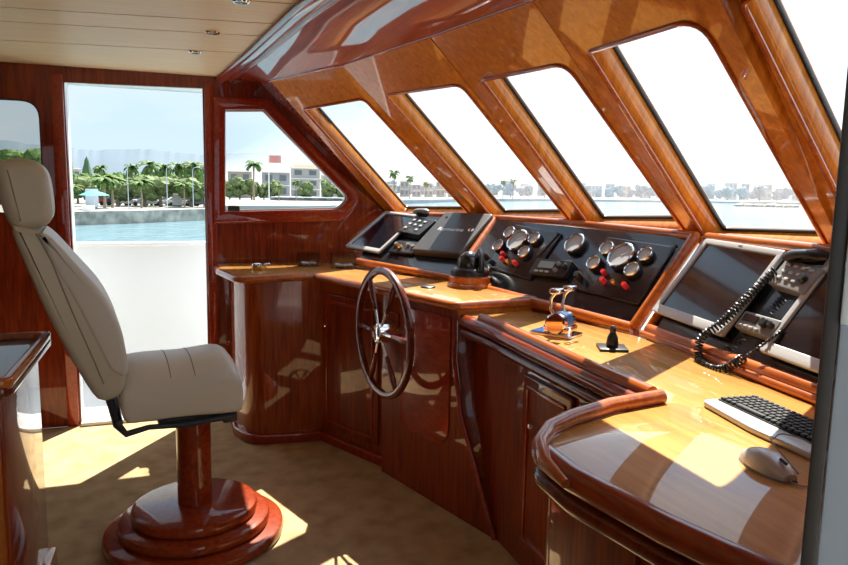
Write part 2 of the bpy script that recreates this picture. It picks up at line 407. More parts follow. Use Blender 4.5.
# window frame in the port wall > pane, latch
w1 = obj('window_1', plate([(p[0], p[1]) for p in win_hole], 0.02, [[(0.985 * (p[0] - 0.66) + 0.66, 0.972 * (p[1] - 1.68) + 1.68) for p in win_hole]], 0.0), M['white'], kind='structure')
w1.data.transform(Matrix.Translation((0, 0, -0.040))); w1.data.transform(Fw)
pn = plate([(0.99 * (p[0] - 0.66) + 0.66, 0.98 * (p[1] - 1.68) + 1.68) for p in win_hole], 0.004)
pn.transform(Matrix.Translation((0, 0, -0.03))); pn.transform(Fw); obj('pane', pn, M['glass'], w1)
bm = NB(); p = aty(234, 209, YW - 0.02); box(bm, (p.x, YW - 0.01, p.z + 0.005), (0.075, 0.03, 0.035), 0.006); box(bm, (p.x + 0.02, YW - 0.03, p.z + 0.012), (0.03, 0.03, 0.02), 0.006)
obj('window_latch', bm, M['black'], w1)
w2 = obj('window_2', plate(left_hole, 0.02, [[(0.975 * (p[0] - lx1 + .4) + lx1 - .4, 0.975 * (p[1] - (lz0 + lz1) / 2) + (lz0 + lz1) / 2) for p in left_hole]]), M['black'], kind='structure')
w2.data.transform(Matrix.Translation((0, 0, -0.035))); w2.data.transform(Fw)
pn = plate(left_hole, 0.004); pn.transform(Matrix.Translation((0, 0, -0.03))); pn.transform(Fw); obj('pane', pn, M['tint'], w2)

# windscreen facets
def facet(i, hole_px, rads, outer3, glass_px=None):
    F = frame(outer3[0], outer3[1], outer3[2])       # x: far->near base, y up the rake, z?
    nrm = F.to_3x3().col[2]
    inward = (EYE - F.translation).dot(nrm) > 0
    to2 = lambda P: tuple((F.inverted() @ V(P)).to_2d())
    outp = [to2(P) for P in outer3]
    hole = rpoly([tuple(pix_on(F, *q)) for q in hole_px], rads) if hole_px[0][0] is not None else None
    TH_ = 0.11
    me = plate(outp, TH_, [hole], 0.0); dz = -TH_ if inward else 0.0
    me.transform(Matrix.Translation((0, 0, dz))); me.transform(F)
    structure('wall_bow', me, M['amber'], smooth=False)
    # rounded lip standing proud round the opening
    cxh = sum(p[0] for p in hole) / len(hole); cyh = sum(p[1] for p in hole) / len(hole)
    bm = NB(); ptsl = [V((p[0], p[1], 0.0)) for p in hole]
    ptsl = ptsl + ptsl[:2]; tube(bm, ptsl, 0.009, 8, cap=False)
    bm.transform(F); structure('trim_%d' % (10 + i), bm, M['rail'])
    # pane with black seal at the outside
    zg = -0.095 if inward else 0.095
    small = [(cxh + (p[0] - cxh) * 0.978, cyh + (p[1] - cyh) * 0.988) for p in hole]
    fr = plate(hole, 0.016, [small]); fr.transform(Matrix.Translation((0, 0, zg - 0.008))); fr.transform(F)
    w = obj('window_%d' % (2 + i), fr, M['black'], kind='structure', smooth=False)
    pn = plate(small, 0.004); pn.transform(Matrix.Translation((0, 0, zg))); pn.transform(F); obj('pane', pn, M['glass'], w)
    return F
low = [p + (p - q).normalized() * 0.13 for p, q in zip(B, T)]    # panels run a little below the sill
facet(1, [(401, 218), (303, 109), (364, 98.5), (474, 219)], [0.02, 0.02, 0.05, 0.02],
      [low[0], low[1], T[1], T[0]])
# narrow corner panel closing the windscreen against the port wall
bm = NB(); q_ = [W0 + V((-.01, .006, 0)), T[0] + V((.004, 0, 0)), low[0] + V((.004, 0, 0)), V((low[0].x, 4.667, low[0].z))]
f_ = [bm.verts.new(p) for p in q_]; g_ = [bm.verts.new(p + V((.025, .01, .03))) for p in q_]
bm.faces.new((f_[0], f_[1], f_[2])); bm.faces.new((f_[0], f_[2], f_[3])); bm.faces.new((g_[0], g_[2], g_[1])); bm.faces.new((g_[0], g_[3], g_[2]))
for k in range(4): bm.faces.new((f_[k], f_[(k + 1) % 4], g_[(k + 1) % 4], g_[k]))
structure('wall_corner', bm, M['mahog_red'])
facet(2, [(497, 223), (386, 95), (461, 84), (572, 224)], [0.02, 0.03, 0.06, 0.02], [low[1], low[2], T[2], T[1]])
facet(3, [(593, 231), (482, 80), (566, 63), (687, 234)], [0.02, 0.03, 0.07, 0.02], [low[2], low[3], T[3], T[2]])
facet(4, [(710, 246), (588, 52), (700, 17), (832, 254)], [0.02, 0.035, 0.08, 0.02], [low[3], low[4], T[4], T[3]])
F5 = frame(low[4], low[5], T[4]); 
facet(5, [(862, 245), (741, 2), (870, -60), (1010, 262)], [0.02, 0.04, 0.08, 0.03], [low[4], low[5], T[5], T[4]])

# red headlining between the trim and the windscreen head, laid in strips
tr0 = V((0.36, 4.667, 2.185)); tr1 = V((0.53, 2.76, 2.185)); tr2 = V((0.68, 1.55, 2.185)); tr3 = V((0.75, 0.42, 2.185))
bm = NB()
top = [W0.copy()] + T
inn = [tr0, tr0.lerp(tr1, .2), tr0.lerp(tr1, .47), tr0.lerp(tr1, .93), tr1.lerp(tr2, .55), tr2, tr3]
dz = V((0, 0, 0.03))
vt = [bm.verts.new(p) for p in top]; vi = [bm.verts.new(p) for p in inn]
vt2 = [bm.verts.new(p + dz) for p in top]; vi2 = [bm.verts.new(p + dz) for p in inn]
for k in range(len(top) - 1):
    bm.faces.new((vt[k], vt[k + 1], vi[k + 1], vi[k])); bm.faces.new((vt2[k], vi2[k], vi2[k + 1], vt2[k + 1]))
structure('ceiling_headlining', bm, M['mahog_red'])
# head joint bead between headlining and windscreen panels
bm = NB(); tube(bm, [top[0]] + [p for p in T], 0.006, 8); structure('trim_7', bm, M['mahog_red'])
# moulded ceiling edge trim
bm = NB()
edge = [tr0 + V((0, 0, 0)), tr0.lerp(tr1, .5) + V((.01, 0, 0)), tr1, tr2, tr3]
tube(bm, [p + V((-0.045, 0, -0.008)) for p in edge], 0.042, 16, flat=0.55); tube(bm, [p + V((0.0, 0, -0.018)) for p in edge], 0.013, 10)
structure('trim_8', bm, M['mahog_red'])
# cream plank ceiling
d0 = atz(0, 7, 2.2); d1 = atz(277, 24, 2.2); dirp = (d1 - d0); dirp.z = 0; dirp.normalize(); prp = V((-dirp.y, dirp.x, 0))
base = d0.copy(); base.z = 2.19
bm = NB()
offs = [(atz(0, v_, 2.19) - base).dot(prp) for v_ in (7, 21, 40, 69)]
pw = (offs[2] - offs[0]) / 2
ang = math.atan2(dirp.y, dirp.x); Rz = Matrix.Rotation(ang, 3, 'Z')
edges = [offs[0] - pw * k for k in range(12, 0, -1)] + offs[:3] + [offs[3], offs[3] + 0.2]
def clipx(p): return p
for a_, b2 in zip(edges, edges[1:]):
    # every plank is cut off along the moulding
    q = []
    for o_, dd in ((a_ + 0.006, -3.2), (b2 - 0.006, -3.2)):
        q.append(base + dirp * dd + prp * o_)
    def hit(o_):
        P = base + prp * o_
        x = None
        for s in range(400):
            Q = P + dirp * (s * 0.01 - 0.5)
            y = Q.y
            if y > 2.76: xe = tr0.x + (tr1.x - tr0.x) * (4.667 - y) / (4.667 - 2.76)
            elif y > 1.55: xe = tr1.x + (tr2.x - tr1.x) * (2.76 - y) / 1.21
            else: xe = tr2.x + (tr3.x - tr2.x) * (1.55 - y) / 1.13
            if Q.x >= xe - 0.05: return Q
        return Q
    h1, h2 = hit(b2 - 0.006), hit(a_ + 0.006)
    vs = [q[0], q[1], h1, h2]
    lo_ = [bm.verts.new(V((p.x, min(p.y, YW + .09), 2.19))) for p in vs]; hi_ = [bm.verts.new(V((p.x, min(p.y, YW + .09), 2.205))) for p in vs]
    bm.faces.new(lo_); bm.faces.new(hi_[::-1])
    for k in range(4): bm.faces.new((lo_[k], lo_[(k + 1) % 4], hi_[(k + 1) % 4], hi_[k]))
structure('ceiling_planks', bm, M['cream_wood'], smooth=False)
bm = NB(); box(bm, (-0.9, 2.28, 2.235), (3.4, 4.95, 0.05)); structure('ceiling', bm, M['groove'], smooth=False)
bm = NB(); box(bm, (0.88, 2.55, 2.26), (0.42, 4.4, 0.04)); structure('ceiling_roof', bm, M['white'], smooth=False)
# starboard wall ahead of the doorway, and the aft bulkhead behind the helm
bm = NB(); me = plate([(0.55, 0), (1.98, 0), (1.98, 1.3), (1.22, 2.14), (0.55, 2.14)], 0.05)
me.transform(Matrix(((1, 0, 0, 0), (0, 0, 1, 0.36), (0, 1, 0, 0), (0, 0, 0, 1)))); structure('wall_starboard', me, M['mahog_v'], smooth=False); bm.free()
me = plate([(-2.6, 0), (-0.62, 0), (-0.62, 2.10), (0.55, 2.10), (0.55, 2.19), (-2.6, 2.19)], 0.05, [rpoly([(-1.5, 1.35), (-0.75, 1.35), (-0.75, 1.95), (-1.5, 1.95)], .08)])
me.transform(Matrix(((1, 0, 0, 0), (0, 0, 1, -0.16), (0, 1, 0, 0), (0, 0, 0, 1)))); structure('wall_starboard', me, M['mahog_v'], smooth=False)
bm = NB(); box(bm, (0.0, -1.1, 0.55), (7.0, 0.08, 1.2), 0.01); structure('wall_bulwark', bm, M['white'])
bm = NB(); box(bm, (0.2, -0.5, -0.03), (6.0, 1.3, 0.04)); structure('floor_deck', bm, M['white'], smooth=False)
bm = NB(); box(bm, (-2.62, 2.25, 1.1), (0.05, 4.8, 2.2)); structure('wall_aft', bm, M['mahog_v'], smooth=False)

# sliding door edge right next to the camera: dark seal, pale and grey faces
d3 = thing('door_1', 'grey aluminium sliding door edge with a dark seal at the right border', 'door', (0.60, 0.42, 0)); del d3['label']; del d3['category']; d3['kind'] = 'structure'
dA = atd(834, 300, 0.66); dB = atd(846, 300, 0.66); 
bm = NB()
drt = V((dB.x - dA.x, dB.y - dA.y, 0)).normalized(); ang = math.atan2(drt.y, drt.x); Rd = Matrix.Rotation(ang, 3, 'Z')
c0 = V((dA.x, dA.y, 1.1))
pD = lambda off, w_, t_, z0, z1, bv, back=0: box(NB(), V((c0.x, c0.y, (z0 + z1) / 2)) + drt * (off + w_ / 2) + V((drt.y, -drt.x, 0)) * -back, (w_, t_, z1 - z0), bv, Rd)
obj('door_seal', pD(-0.006, 0.0115, 0.03, 0.0, 2.14, 0.002), M['doorgasket'], d3, world=True)
obj('door_panel', pD(0.0058, 0.25, 0.036, 0.0, 2.14, 0.003, 0.002), M['alu'], d3, world=True)
obj('door_edge_strip', pD(0.0058, 0.006, 0.03, 1.40, 2.14, 0.001, -0.006), M['alu_white'], d3, world=True)

# ================================================================== OUTSIDE DECK
bm = NB(); box(bm, (0.2, 5.30, -0.03), (6.0, 1.17, 0.04)); structure('floor_deck', bm, M['white'], smooth=False)
bm = NB(); zb = aty(140, 245.5, 5.72).z
box(bm, (0.0, 5.76, zb / 2 - 0.2), (7.0, 0.08, zb + 0.4), 0.01); structure('wall_bulwark', bm, M['white'])
bm = NB(); box(bm, (-0.3, 5.76, zb + 0.01), (7.0, 0.13, 0.03), 0.01); structure('trim_9', bm, M['white'])
bm = NB(); box(bm, (-0.7, 4.87, 2.145), (3.6, 0.20, 0.05), 0.01); structure('ceiling_overhang', bm, M['white'])
# boat side / foredeck under the windscreen
bm = NB(); me = plate([(1.3, 4.75), (2.0, 4.1), (2.3, 3.0), (2.3, 1.6), (2.2, 0.3), (4.5, 0.3), (4.3, 2.5), (3.6, 4.6), (2.6, 5.6)], 0.05); me.transform(Matrix.Translation((0, 0, 0.75))); bm.free()
structure('floor_foredeck', me, M['white'], smooth=False)

# ================================================================== COUNTER, PEDESTAL, DESK
ZC, ZD = 1.01, 0.95
cpx = lambda u, v: atz(u, v, ZC)
dpx = lambda u, v: atz(u, v, ZD)
pedL = cpx(380, 286); pedR = cpx(455, 302)
c_front = [cpx(219, 268.5), cpx(238, 277), cpx(315, 273), pedL, pedR]
edge_side = V((1.62, 2.87, ZC))
D0, D1, D2 = V((1.11, 4.45, 1.03)), V((1.45, 3.50, 1.01)), V((1.725, 2.27, 0.962))
poly = [(c_front[0].x, YW - 0.02)] + [(p.x, p.y) for p in c_front] + [(edge_side.x, edge_side.y), (1.56, 3.15), (1.50, 3.5), (1.22, 4.45), (1.20, YW - 0.02)]
rad = [0.02, 0.05, 0.08, 0.02, 0.0, 0.03, 0.03, 0, 0, 0, 0]
TC = 0.035
counter = thing('counter', 'mahogany side counter and steering pedestal with honey varnished top left of desk', 'counter', (0.9, 3.5, 0))
me = plate(rpoly(poly, rad), TC, (), 0.004); me.transform(Matrix.Translation((0, 0, ZC - TC)))
obj('countertop', me, M['honey'], counter, world=True)
fr = rpoly(poly, rad)
# rounded nosing along the front of the counter
i0 = 1
npts = [V((c_front[0].x, c_front[0].y + 0.18, ZC - 0.02))] + [V((x, y, ZC - 0.02)) for x, y in fr if y < 4.5 and x < 1.66 and not (x > 1.3 and y > 3.0)]
bm = NB(); tube(bm, npts, 0.021, 12); obj('counter_nosing', bm, M['rail'], counter, world=True)
# body under the counter (plan outline set back)
fl = [V((0.335, YW - 0.02, 0)), V((0.335, 4.20, 0)), V((0.40, 4.02, 0)), V((0.80, 3.98, 0)), V((1.06, 3.46, 0)), V((1.5, 3.5, 0)), V((1.35, YW - 0.02, 0))]
me = plate(rpoly([(p.x, p.y) for p in fl], [0, 0.0, 0.13, 0.0, 0, 0, 0]), ZC - TC - 0.0, ()); obj('cabinet_body', me, M['mahog_mid'], counter, world=True)
me = plate(rpoly([(0.31, YW - 0.02), (0.31, 4.19), (0.385, 3.99), (0.79, 3.95), (1.03, 3.45), (1.2, 3.5), (1.2, YW - 0.02)], [0, 0, 0.14, 0, 0, 0, 0]), 0.06, (), 0.012)
obj('plinth', me, M['mahog_red'], counter, world=True)
# corner bead strips on the curved cabinet end
for u, v in ((241, 350), (277, 350)):
    pass
# cupboard door on the angled face between cabinet end and pedestal
fa, fb = V((0.80, 3.98, 0)), V((1.06, 3.46, 0)); fd = (fb - fa).normalized(); fn = V((fd.y, -fd.x, 0))
Ff = frame(fa, fb, fa + V((0, 0, 1)))
Lf = (fb - fa).length
def facedoor(F, x0, x1, y0, y1, parent, knob=None, mat='mahog_v', panel=True):
    me = plate(rpoly([(x0, y0), (x1, y0), (x1, y1), (x0, y1)], 0.012), 0.016, (), 0.005); me.transform(F)
    d = obj('cupboard_door', me, M[mat], parent, world=True)
    if panel:
        o = [(x0 + .035, y0 + .035), (x1 - .035, y0 + .035), (x1 - .035, y1 - .035), (x0 + .035, y1 - .035)]
        i_ = [(x0 + .05, y0 + .05), (x1 - .05, y0 + .05), (x1 - .05, y1 - .05), (x0 + .05, y1 - .05)]
        me = plate(rpoly(o, .01), 0.010, [rpoly(i_, .01)], 0.003); me.transform(Matrix.Translation((0, 0, 0.014))); me.transform(F)
        obj('door_moulding', me, M['mahog_red'], d, world=True)
    if knob:
        bm = NB(); lathe(bm, [(0.004, 0), (0.004, 0.012), (0.011, 0.018), (0.011, 0.026), (0.0, 0.031)], (knob[0], knob[1], 0.014)); bm.transform(F)
        obj('door_knob', bm, M['chrome'], d, world=True)
    return d
facedoor(Ff, 0.04, Lf - 0.06, 0.10, 0.90, counter, (0.09, 0.72))
# steering pedestal: flared at the foot; local x along its front face
pf = (pedR - pedL); pf.z = 0
P_top_l = V((pedL.x + 0.03, pedL.y, 0)); P_top_r = V((pedR.x + 0.015, pedR.y + 0.02, 0))
Fp = frame(P_top_l, P_top_r, P_top_l + V((0, 0, 1)))
Lp = (P_top_r - P_top_l).length
prof = [(-0.02, 0), (Lp + 0.31, 0), (Lp + 0.06, 0.50), (Lp, 0.74), (Lp, ZC - TC), (-0.02, ZC - TC)]
me = plate(prof, 0.43, (), 0.0); me.transform(Matrix.Translation((0, 0, -0.43))); me.transform(Fp)
obj('pedestal_body', me, M['mahog_v'], counter, world=True, smooth=False)
# edge bead following the flare, drawer fronts
bm = NB(); tube(bm, [(Fp @ V((x, y, 0.0))) for x, y in ((Lp - .004, ZC - TC), (Lp - .004, 0.74), (Lp + 0.05, 0.50), (Lp + 0.30, 0.0))], 0.013, 10); obj('edge_bead', bm, M['mahog_red'], counter, world=True)
for k in range(3):
    me = plate(rpoly([(0.015, 0.845 - 0.045 * k), (0.13, 0.845 - 0.045 * k), (0.13, 0.883 - 0.045 * k), (0.015, 0.883 - 0.045 * k)], .004), 0.012, (), 0.003); me.transform(Fp)
    obj('drawer_front', me, M['mahog_v'], counter, world=True)
me = plate(rpoly([(0.16, 0.30), (Lp - 0.03, 0.30), (Lp - 0.03, 0.93), (0.16, 0.93)], [.02, .12, .02, .02]), 0.008, (), 0.003); me.transform(Fp)
obj('access_panel', me, M['mahog_red'], counter, world=True)
# end of the pedestal facing the desk: rounded cheek
bm = NB(); q0 = V((pedR.x + 0.015, pedR.y + 0.02, 0)); q1 = V((edge_side.x, edge_side.y, 0))
me = plate(rpoly([(q0.x, q0.y), (q1.x, q1.y), (q1.x, q1.y + 0.55), (q0.x + 0.1, q0.y + 0.55)], [0.02, 0.03, 0, 0]), ZC - TC - 0.9, ()); me.transform(Matrix.Translation((0, 0, 0.9))); bm.free()
obj('pedestal_cheek', me, M['amber'], counter, world=True)

# desk
desk = thing('chart_desk', 'long honey varnished desk with raised rounded rail in the right foreground', 'desk', (1.2, 1.5, 0))
r0 = dpx(491, 326); r1 = dpx(600, 377); r2 = dpx(648, 401); r3 = dpx(566, 424); r4 = dpx(545, 446); r5 = dpx(576, 470); r6 = dpx(670, 519); r7 = dpx(760, 560)
desk_front = [V((r0.x - .01, 2.84, ZD)), r0, r1, r2, r3, r4 + V((0.0, 0.03, 0)), r5, r6, r7]
r8 = r7 + (r7 - r6).normalized() * 0.35; r8.y = max(r8.y, 0.43)
poly = [(p.x, p.y) for p in desk_front] + [(r8.x, 0.43), (1.62, 0.43), (1.60, 1.2), (1.70, 2.2), (1.62, 2.84)]
radd = [0, 0, 0, 0.03, 0.02, 0.10, 0, 0, 0, 0, 0, 0, 0, 0]
dp = rpoly(poly, radd, 10)
me = plate(dp, 0.03, (), 0.003); me.transform(Matrix.Translation((0, 0, ZD - 0.03))); obj('desktop', me, M['honey'], desk, world=True)
fr = [V((x, y, 0)) for x, y in dp if not (x > 1.3) and y < 2.83 and not (abs(y - .43) < .01)]
fr = fr + [V((r8.x, 0.44, 0))]
bm = NB(); tube(bm, [p + V((0, 0, ZD - 0.022)) for p in [V((desk_front[0].x, 2.80, 0))] + fr], 0.03, 14, flat=0.95); obj('edge_moulding', bm, M['mahog_y'], desk, world=True)
bm = NB(); tube(bm, [p + V((0, 0, ZD - 0.075)) for p in [V((desk_front[0].x, 2.80, 0))] + fr], 0.021, 12); obj('lower_moulding', bm, M['mahog_dark'], desk, world=True)
# raised fiddle rail along the upper run and round the corner, sinking to flush
inset = lambda p, q: p
rail_pts = []
k = 0
upper = [V((r0.x + .015, r0.y + .0, 0)), V((r1.x + .012, r1.y, 0)), V((r2.x + .03, r2.y - 0.035, 0))]
bm = NB(); tube(bm, [upper[0] + V((-.002, .12, ZD + .012)), upper[0] + V((0, 0, ZD + .012)), upper[1] + V((0, 0, ZD + .012)), upper[1].lerp(upper[2], .8) + V((0, 0, ZD + .012))], 0.021, 12); obj('fiddle_rail', bm, M['rail'], desk, world=True)
low_r = [upper[2] + V((0, 0.02, ZD + .014)), dpx(610, 411) + V((0, 0, .014)), dpx(570, 424) + V((0, 0, .014)), dpx(549, 434) + V((0, 0, .012)), dpx(540, 446) + V((0, 0, .006)), dpx(545, 461) + V((0, 0, -0.002)), dpx(566, 478) + V((0, 0, -0.012))]
bm = NB(); tube(bm, low_r, [0.021, 0.021, 0.021, 0.02, 0.018, 0.015, 0.01], 12); obj('fiddle_rail', bm, M['rail'], desk, world=True)
# cabinets under the desk
cab = [(1.285, 2.82), (1.285, 1.53), (0.88, 1.47), (0.83, 1.38), (0.83, 1.0), (0.90, 0.43), (1.60, 0.43), (1.62, 2.3), (1.60, 2.82)]
me = plate(rpoly(cab, [0, 0, 0.06, 0.06, 0, 0, 0, 0, 0]), ZD - 0.09, ()); obj('cabinet_body', me, M['mahog_v'], desk, world=True)
Fd = frame((1.285, 2.80, 0), (1.285, 1.55, 0), (1.285, 2.80, 1))
for a_, b2 in ((0.47, 0.82), (0.86, 1.21)):
    facedoor(Fd, a_, b2, 0.10, 0.80, desk, ((a_ + 0.10), 0.62))
Fd2 = frame((0.83, 1.36, 0), (0.83, 1.02, 0), (0.83, 1.36, 1)); 
for a_, b2, F in ((0.02, 0.33, Fd2), (0.015, 0.50, frame((0.83, 1.0, 0), (0.90, 0.43, 0), (0.83, 1.0, 1)))):
    facedoor(F, a_, b2, 0.08, 0.83, desk, None, panel=False)

# ================================================================== DASH
def dash_bay(lbl, P0, P1, PT, PTr, name='dash'):
    F = frame(P0, P1, PT)
    return F
# sill board between dash top and windscreen
sill_in = [V((1.355, 4.62, 1.345)), V((1.79, 4.02, 1.345)), V((1.98, 3.22, 1.345)), V((2.02, 2.28, 1.335)), V((2.0, 1.66, 1.335)), V((1.92, 0.45, 1.335))]
bm = NB(); vs0 = [bm.verts.new(p) for p in sill_in]; vs1 = [bm.verts.new(V((b_.x + 0.075, b_.y + 0.02, 1.336 if b_.x > 1.5 else 1.34))) for b_ in B]
vs2 = [bm.verts.new(p + V((0, 0, -.03))) for p in sill_in]; vs3 = [bm.verts.new(V((b_.x + 0.075, b_.y + 0.02, 1.310))) for b_ in B]
for k in range(5):
    bm.faces.new((vs0[k], vs0[k + 1], vs1[k + 1], vs1[k])); bm.faces.new((vs2[k], vs2[k + 1], vs3[k + 1], vs3[k])); bm.faces.new((vs0[k], vs0[k + 1], vs2[k + 1], vs2[k]))
structure('trim_20', bm, M['amber'])

dash = thing('dash_console', 'slanted wooden dash console with glossy black instrument faces under the windscreen', 'console', (1.7, 2.5, 0.9))
def toppt(t_):       # a point on the dash top line, t 0..5 through the sill corners
    k = min(int(t_), 4); return sill_in[k].lerp(sill_in[k + 1], t_ - k)
TA, TBl, TBr, TC0 = toppt(0.02), toppt(1.27), toppt(1.29), toppt(3.0)
def quadplate(pts, th, mat, name, inset=0.0):
    """thin slab from four world points (bl, br, tr, tl), thickness away from the viewer"""
    n_ = (pts[1] - pts[0]).cross(pts[3] - pts[0]).normalized()
    if (EYE - pts[0]).dot(n_) < 0: n_ = -n_
    bm = NB(); a_ = [bm.verts.new(p) for p in pts]; c_ = [bm.verts.new(p - n_ * th) for p in pts]
    bm.faces.new(a_); bm.faces.new(c_[::-1])
    for k in range(4): bm.faces.new((a_[k], a_[(k + 1) % 4], c_[(k + 1) % 4], c_[k]))
    return obj(name, bm, mat, dash, world=True, smooth=False)
def onplane(u, v, a_, b_, c_):
    n_ = (b_ - a_).cross(c_ - a_); r_ = ray(u, v); return EYE + r_ * ((a_ - EYE).dot(n_) / r_.dot(n_))
TBl += V((0, 0, -.01)); TA += V((0, 0, -.01))
D0 = onplane(357, 263, D1, TBl, TA)
bay1 = [D0, D1, TBl, TA]
TC0 += V((0, 0, -.01)); bay2 = [D1 + V((.02, 0, 0)), D2, TC0, TBr + V((0, 0, -.01))]
n2_ = (bay2[1] - bay2[0]).cross(bay2[2] - bay2[0]); r_ = bay2[3] - EYE; bay2[3] = EYE + r_ * ((bay2[0] - EYE).dot(n2_) / r_.dot(n2_))
print('D0', D0, 'TBr', TBr, bay2[3])
E0, E1 = V((1.735, 2.20, 0.975)), V((1.62, 1.25, 0.975)); E0t = V((2.0, 2.20, 1.325)); 
F3 = frame(E0, E1, E0t); E1t = E1 + (E0t - E0)
E2, E2t = E1 + (E1 - E0) * 0.85, E1t + (E1 - E0) * 0.85
bay3 = [E0, E2, E2t, E0t]
for b4 in (bay1, bay2, bay3): quadplate(b4, 0.02, M['blackgloss'], 'instrument_face')
F1 = frame(bay1[0], bay1[1], bay1[2]); F2 = frame(bay2[0], bay2[1], bay2[2])
def rail(pts, r_, mat='rail', flat=1.0, name='dash_rail', par=None):
    bm = NB(); tube(bm, pts, r_, 12, flat=flat); return obj(name, bm, M[mat], par or dash, world=True)
up = V((0, 0, 0.012))
rail([TA + up * 0, toppt(1.0), toppt(2.0), toppt(3.0) + V((-.005, 0, 0))], 0.02)
rail([E0t + V((0, 0, .01)), E2t + V((0, 0, .01))], 0.022)
rail([D0 + V((0, 0, .01)), D1 + V((0, 0, .01))], 0.024, 'rail')
rail([D1 + V((0, 0, .0)), D2 + V((0, 0, .004))], 0.026, 'rail')
rail([D1 + V((0, 0, .01)), TBl + V((0, 0, .005))], 0.024, 'rail', name='dash_divider')
rail([D2 + V((0, 0, .006)), TC0 + V((-.01, 0, .005))], 0.026, 'rail', name='dash_divider')
rail([E0 + V((0, -.01, .006)), E0t + V((0, -.01, .01))], 0.018, 'rail', name='dash_divider')
rail([E0 + V((0, -.01, .006)), E2 + V((0, 0, .006))], 0.022, 'rail')
# riser below bay 3 and behind the desk
bm = NB()
for a_, b2 in ((E0, E2), (D1 + V((0, -.0, 0)), D2)):
    v_ = [a_, b2, V((b2.x, b2.y, ZD - .02)), V((a_.x, a_.y, ZD - .02))]
    off = V((0.03, 0, 0)); f_ = [bm.verts.new(p) for p in v_]; g_ = [bm.verts.new(p + off) for p in v_]
    bm.faces.new(f_); bm.faces.new(g_[::-1])
    for k in range(4): bm.faces.new((f_[k], f_[(k + 1) % 4], g_[(k + 1) % 4], g_[k]))
obj('dash_riser', bm, M['mahog_red'], dash, world=True, smooth=False)
# lower ledge of bay 3
rail([E0 + V((-.02, 0, -.012)), E2 + V((-.02, 0, -.012))], 0.014, 'rail')

# --- instruments on the dash
def fit(F, q):
    """px corners TL TR BR BL on plane F -> centre, width, height, rotation"""
    P = [pix_on(F, *c) for c in q]; c = (P[0] + P[1] + P[2] + P[3]) / 4
    ex = ((P[1] - P[0]) + (P[2] - P[3])) / 2; ey = ((P[0] - P[3]) + (P[1] - P[2])) / 2
    return c, ex.length, ey.length, math.atan2(ex.y, ex.x)
def rect(w, h): return [(-w / 2, -h / 2), (w / 2, -h / 2), (w / 2, h / 2), (-w / 2, h / 2)]
def monitor(F, q, label, bezel='silver', z0=0.012, screen='screen', wh=None):
    c, w, h, ro = fit(F, q)
    if wh: w, h = wh
    print('monitor', w, h, math.degrees(ro), F @ V((c.x, c.y, 0)))
    t_ = thing('monitor', label, 'monitor', loc(F, c.x, c.y, 0.001, ro))
    me = plate(rpoly(rect(w * .94, h * .94), .006), z0 + 0.004, ()); obj('housing', me, M['black'], t_)
    bz = min(w, h) * 0.065
    me = plate(rpoly(rect(w, h), .012), 0.016, [rpoly([(-w / 2 + bz, -h / 2 + bz * 1.6), (w / 2 - bz, -h / 2 + bz * 1.6), (w / 2 - bz, h / 2 - bz), (-w / 2 + bz, h / 2 - bz)], .003)], 0.003)
    me.transform(Matrix.Translation((0, 0, z0 + 0.004))); obj('bezel', me, M[bezel], t_)
    me = plate(rect(w - bz, h - bz), 0.004); me.transform(Matrix.Translation((0, 0.0, z0 + 0.007))); obj('screen', me, M[screen], t_)
    return t_, w, h
monitor(F1, [(381, 215.5), (416, 217.5), (385, 258), (353, 249)], 'silver framed monitor at the far left end of the dash', screen='screenblue')
m1, mw, mh = monitor(F3, [(717, 245), (800, 259), (720, 337), (652, 312)], 'large silver framed monitor on the dash behind the coiled cord')
bmz = NB(); box(bmz, (0, mh / 2 - 0.009, 0.0335), (0.02, 0.004, 0.001)); obj('maker_badge', bmz, M['grey'], m1)
P0_ = pix_on(F3, 765, 356); P1_ = pix_on(F3, 826, 379)
dx_ = (P1_ - P0_).normalized(); dy_ = V((-dx_.y, dx_.x)); 
cc = P0_ + dx_ * mw / 2 + dy_ * mh / 2
t_ = None
m2 = copy_tree(m1); m2['label'] = 'silver framed monitor partly hidden by the door at the right edge'
m2.matrix_world = loc(F3, cc.x, cc.y, 0.001, math.atan2(dx_.y, dx_.x))

def knob(bm, x, y, z, r_, h): lathe(bm, [(r_, 0), (r_, h * .8), (r_ * .8, h), (0, h)], (x, y, z), n=16)
def panel_unit(F, q, name, label, cat, mat, th=0.03, keys=None, lcd=None, knobs=(), keymat='greylight', wh=None):
    c, w, h, ro = fit(F, q); print(name, round(w, 3), round(h, 3), round(math.degrees(ro)))
    t_ = thing(name, label, cat, loc(F, c.x, c.y, 0.001, ro))
    me = plate(rpoly(rect(w, h), .01), th, (), 0.004); obj('housing', me, M[mat], t_)
    if lcd:
        x, y, lw_, lh = lcd; me = plate(rpoly([(x * w - lw_ * w / 2, y * h - lh * h / 2), (x * w + lw_ * w / 2, y * h - lh * h / 2), (x * w + lw_ * w / 2, y * h + lh * h / 2), (x * w - lw_ * w / 2, y * h + lh * h / 2)], .003), 0.003)
        me.transform(Matrix.Translation((0, 0, th))); obj('display', me, M['lcd'] if cat == 'radio' else M['screen'], t_)
    for x, y in (keys or ()):
        bm = NB(); box(bm, (x * w, y * h, th + .003), (w * .10, h * .10, .006), .0015); obj('key', bm, M[keymat], t_)
    for x, y, r_, mm in knobs:
        bm = NB(); knob(bm, x * w, y * h, th, r_, 0.018); obj('knob', bm, M[mm], t_)
    return t_, w, h
panel_unit(F1, [(413, 221), (435, 225), (424, 241), (403, 236)], 'autopilot_keypad', 'small black keypad between far monitor and closed grey cover', 'control unit', 'black', 0.04,
           keys=[(-.3, .25), (-.05, .25), (.2, .25), (-.3, 0), (-.05, 0), (.2, 0), (-.3, -.25), (.2, -.25)])
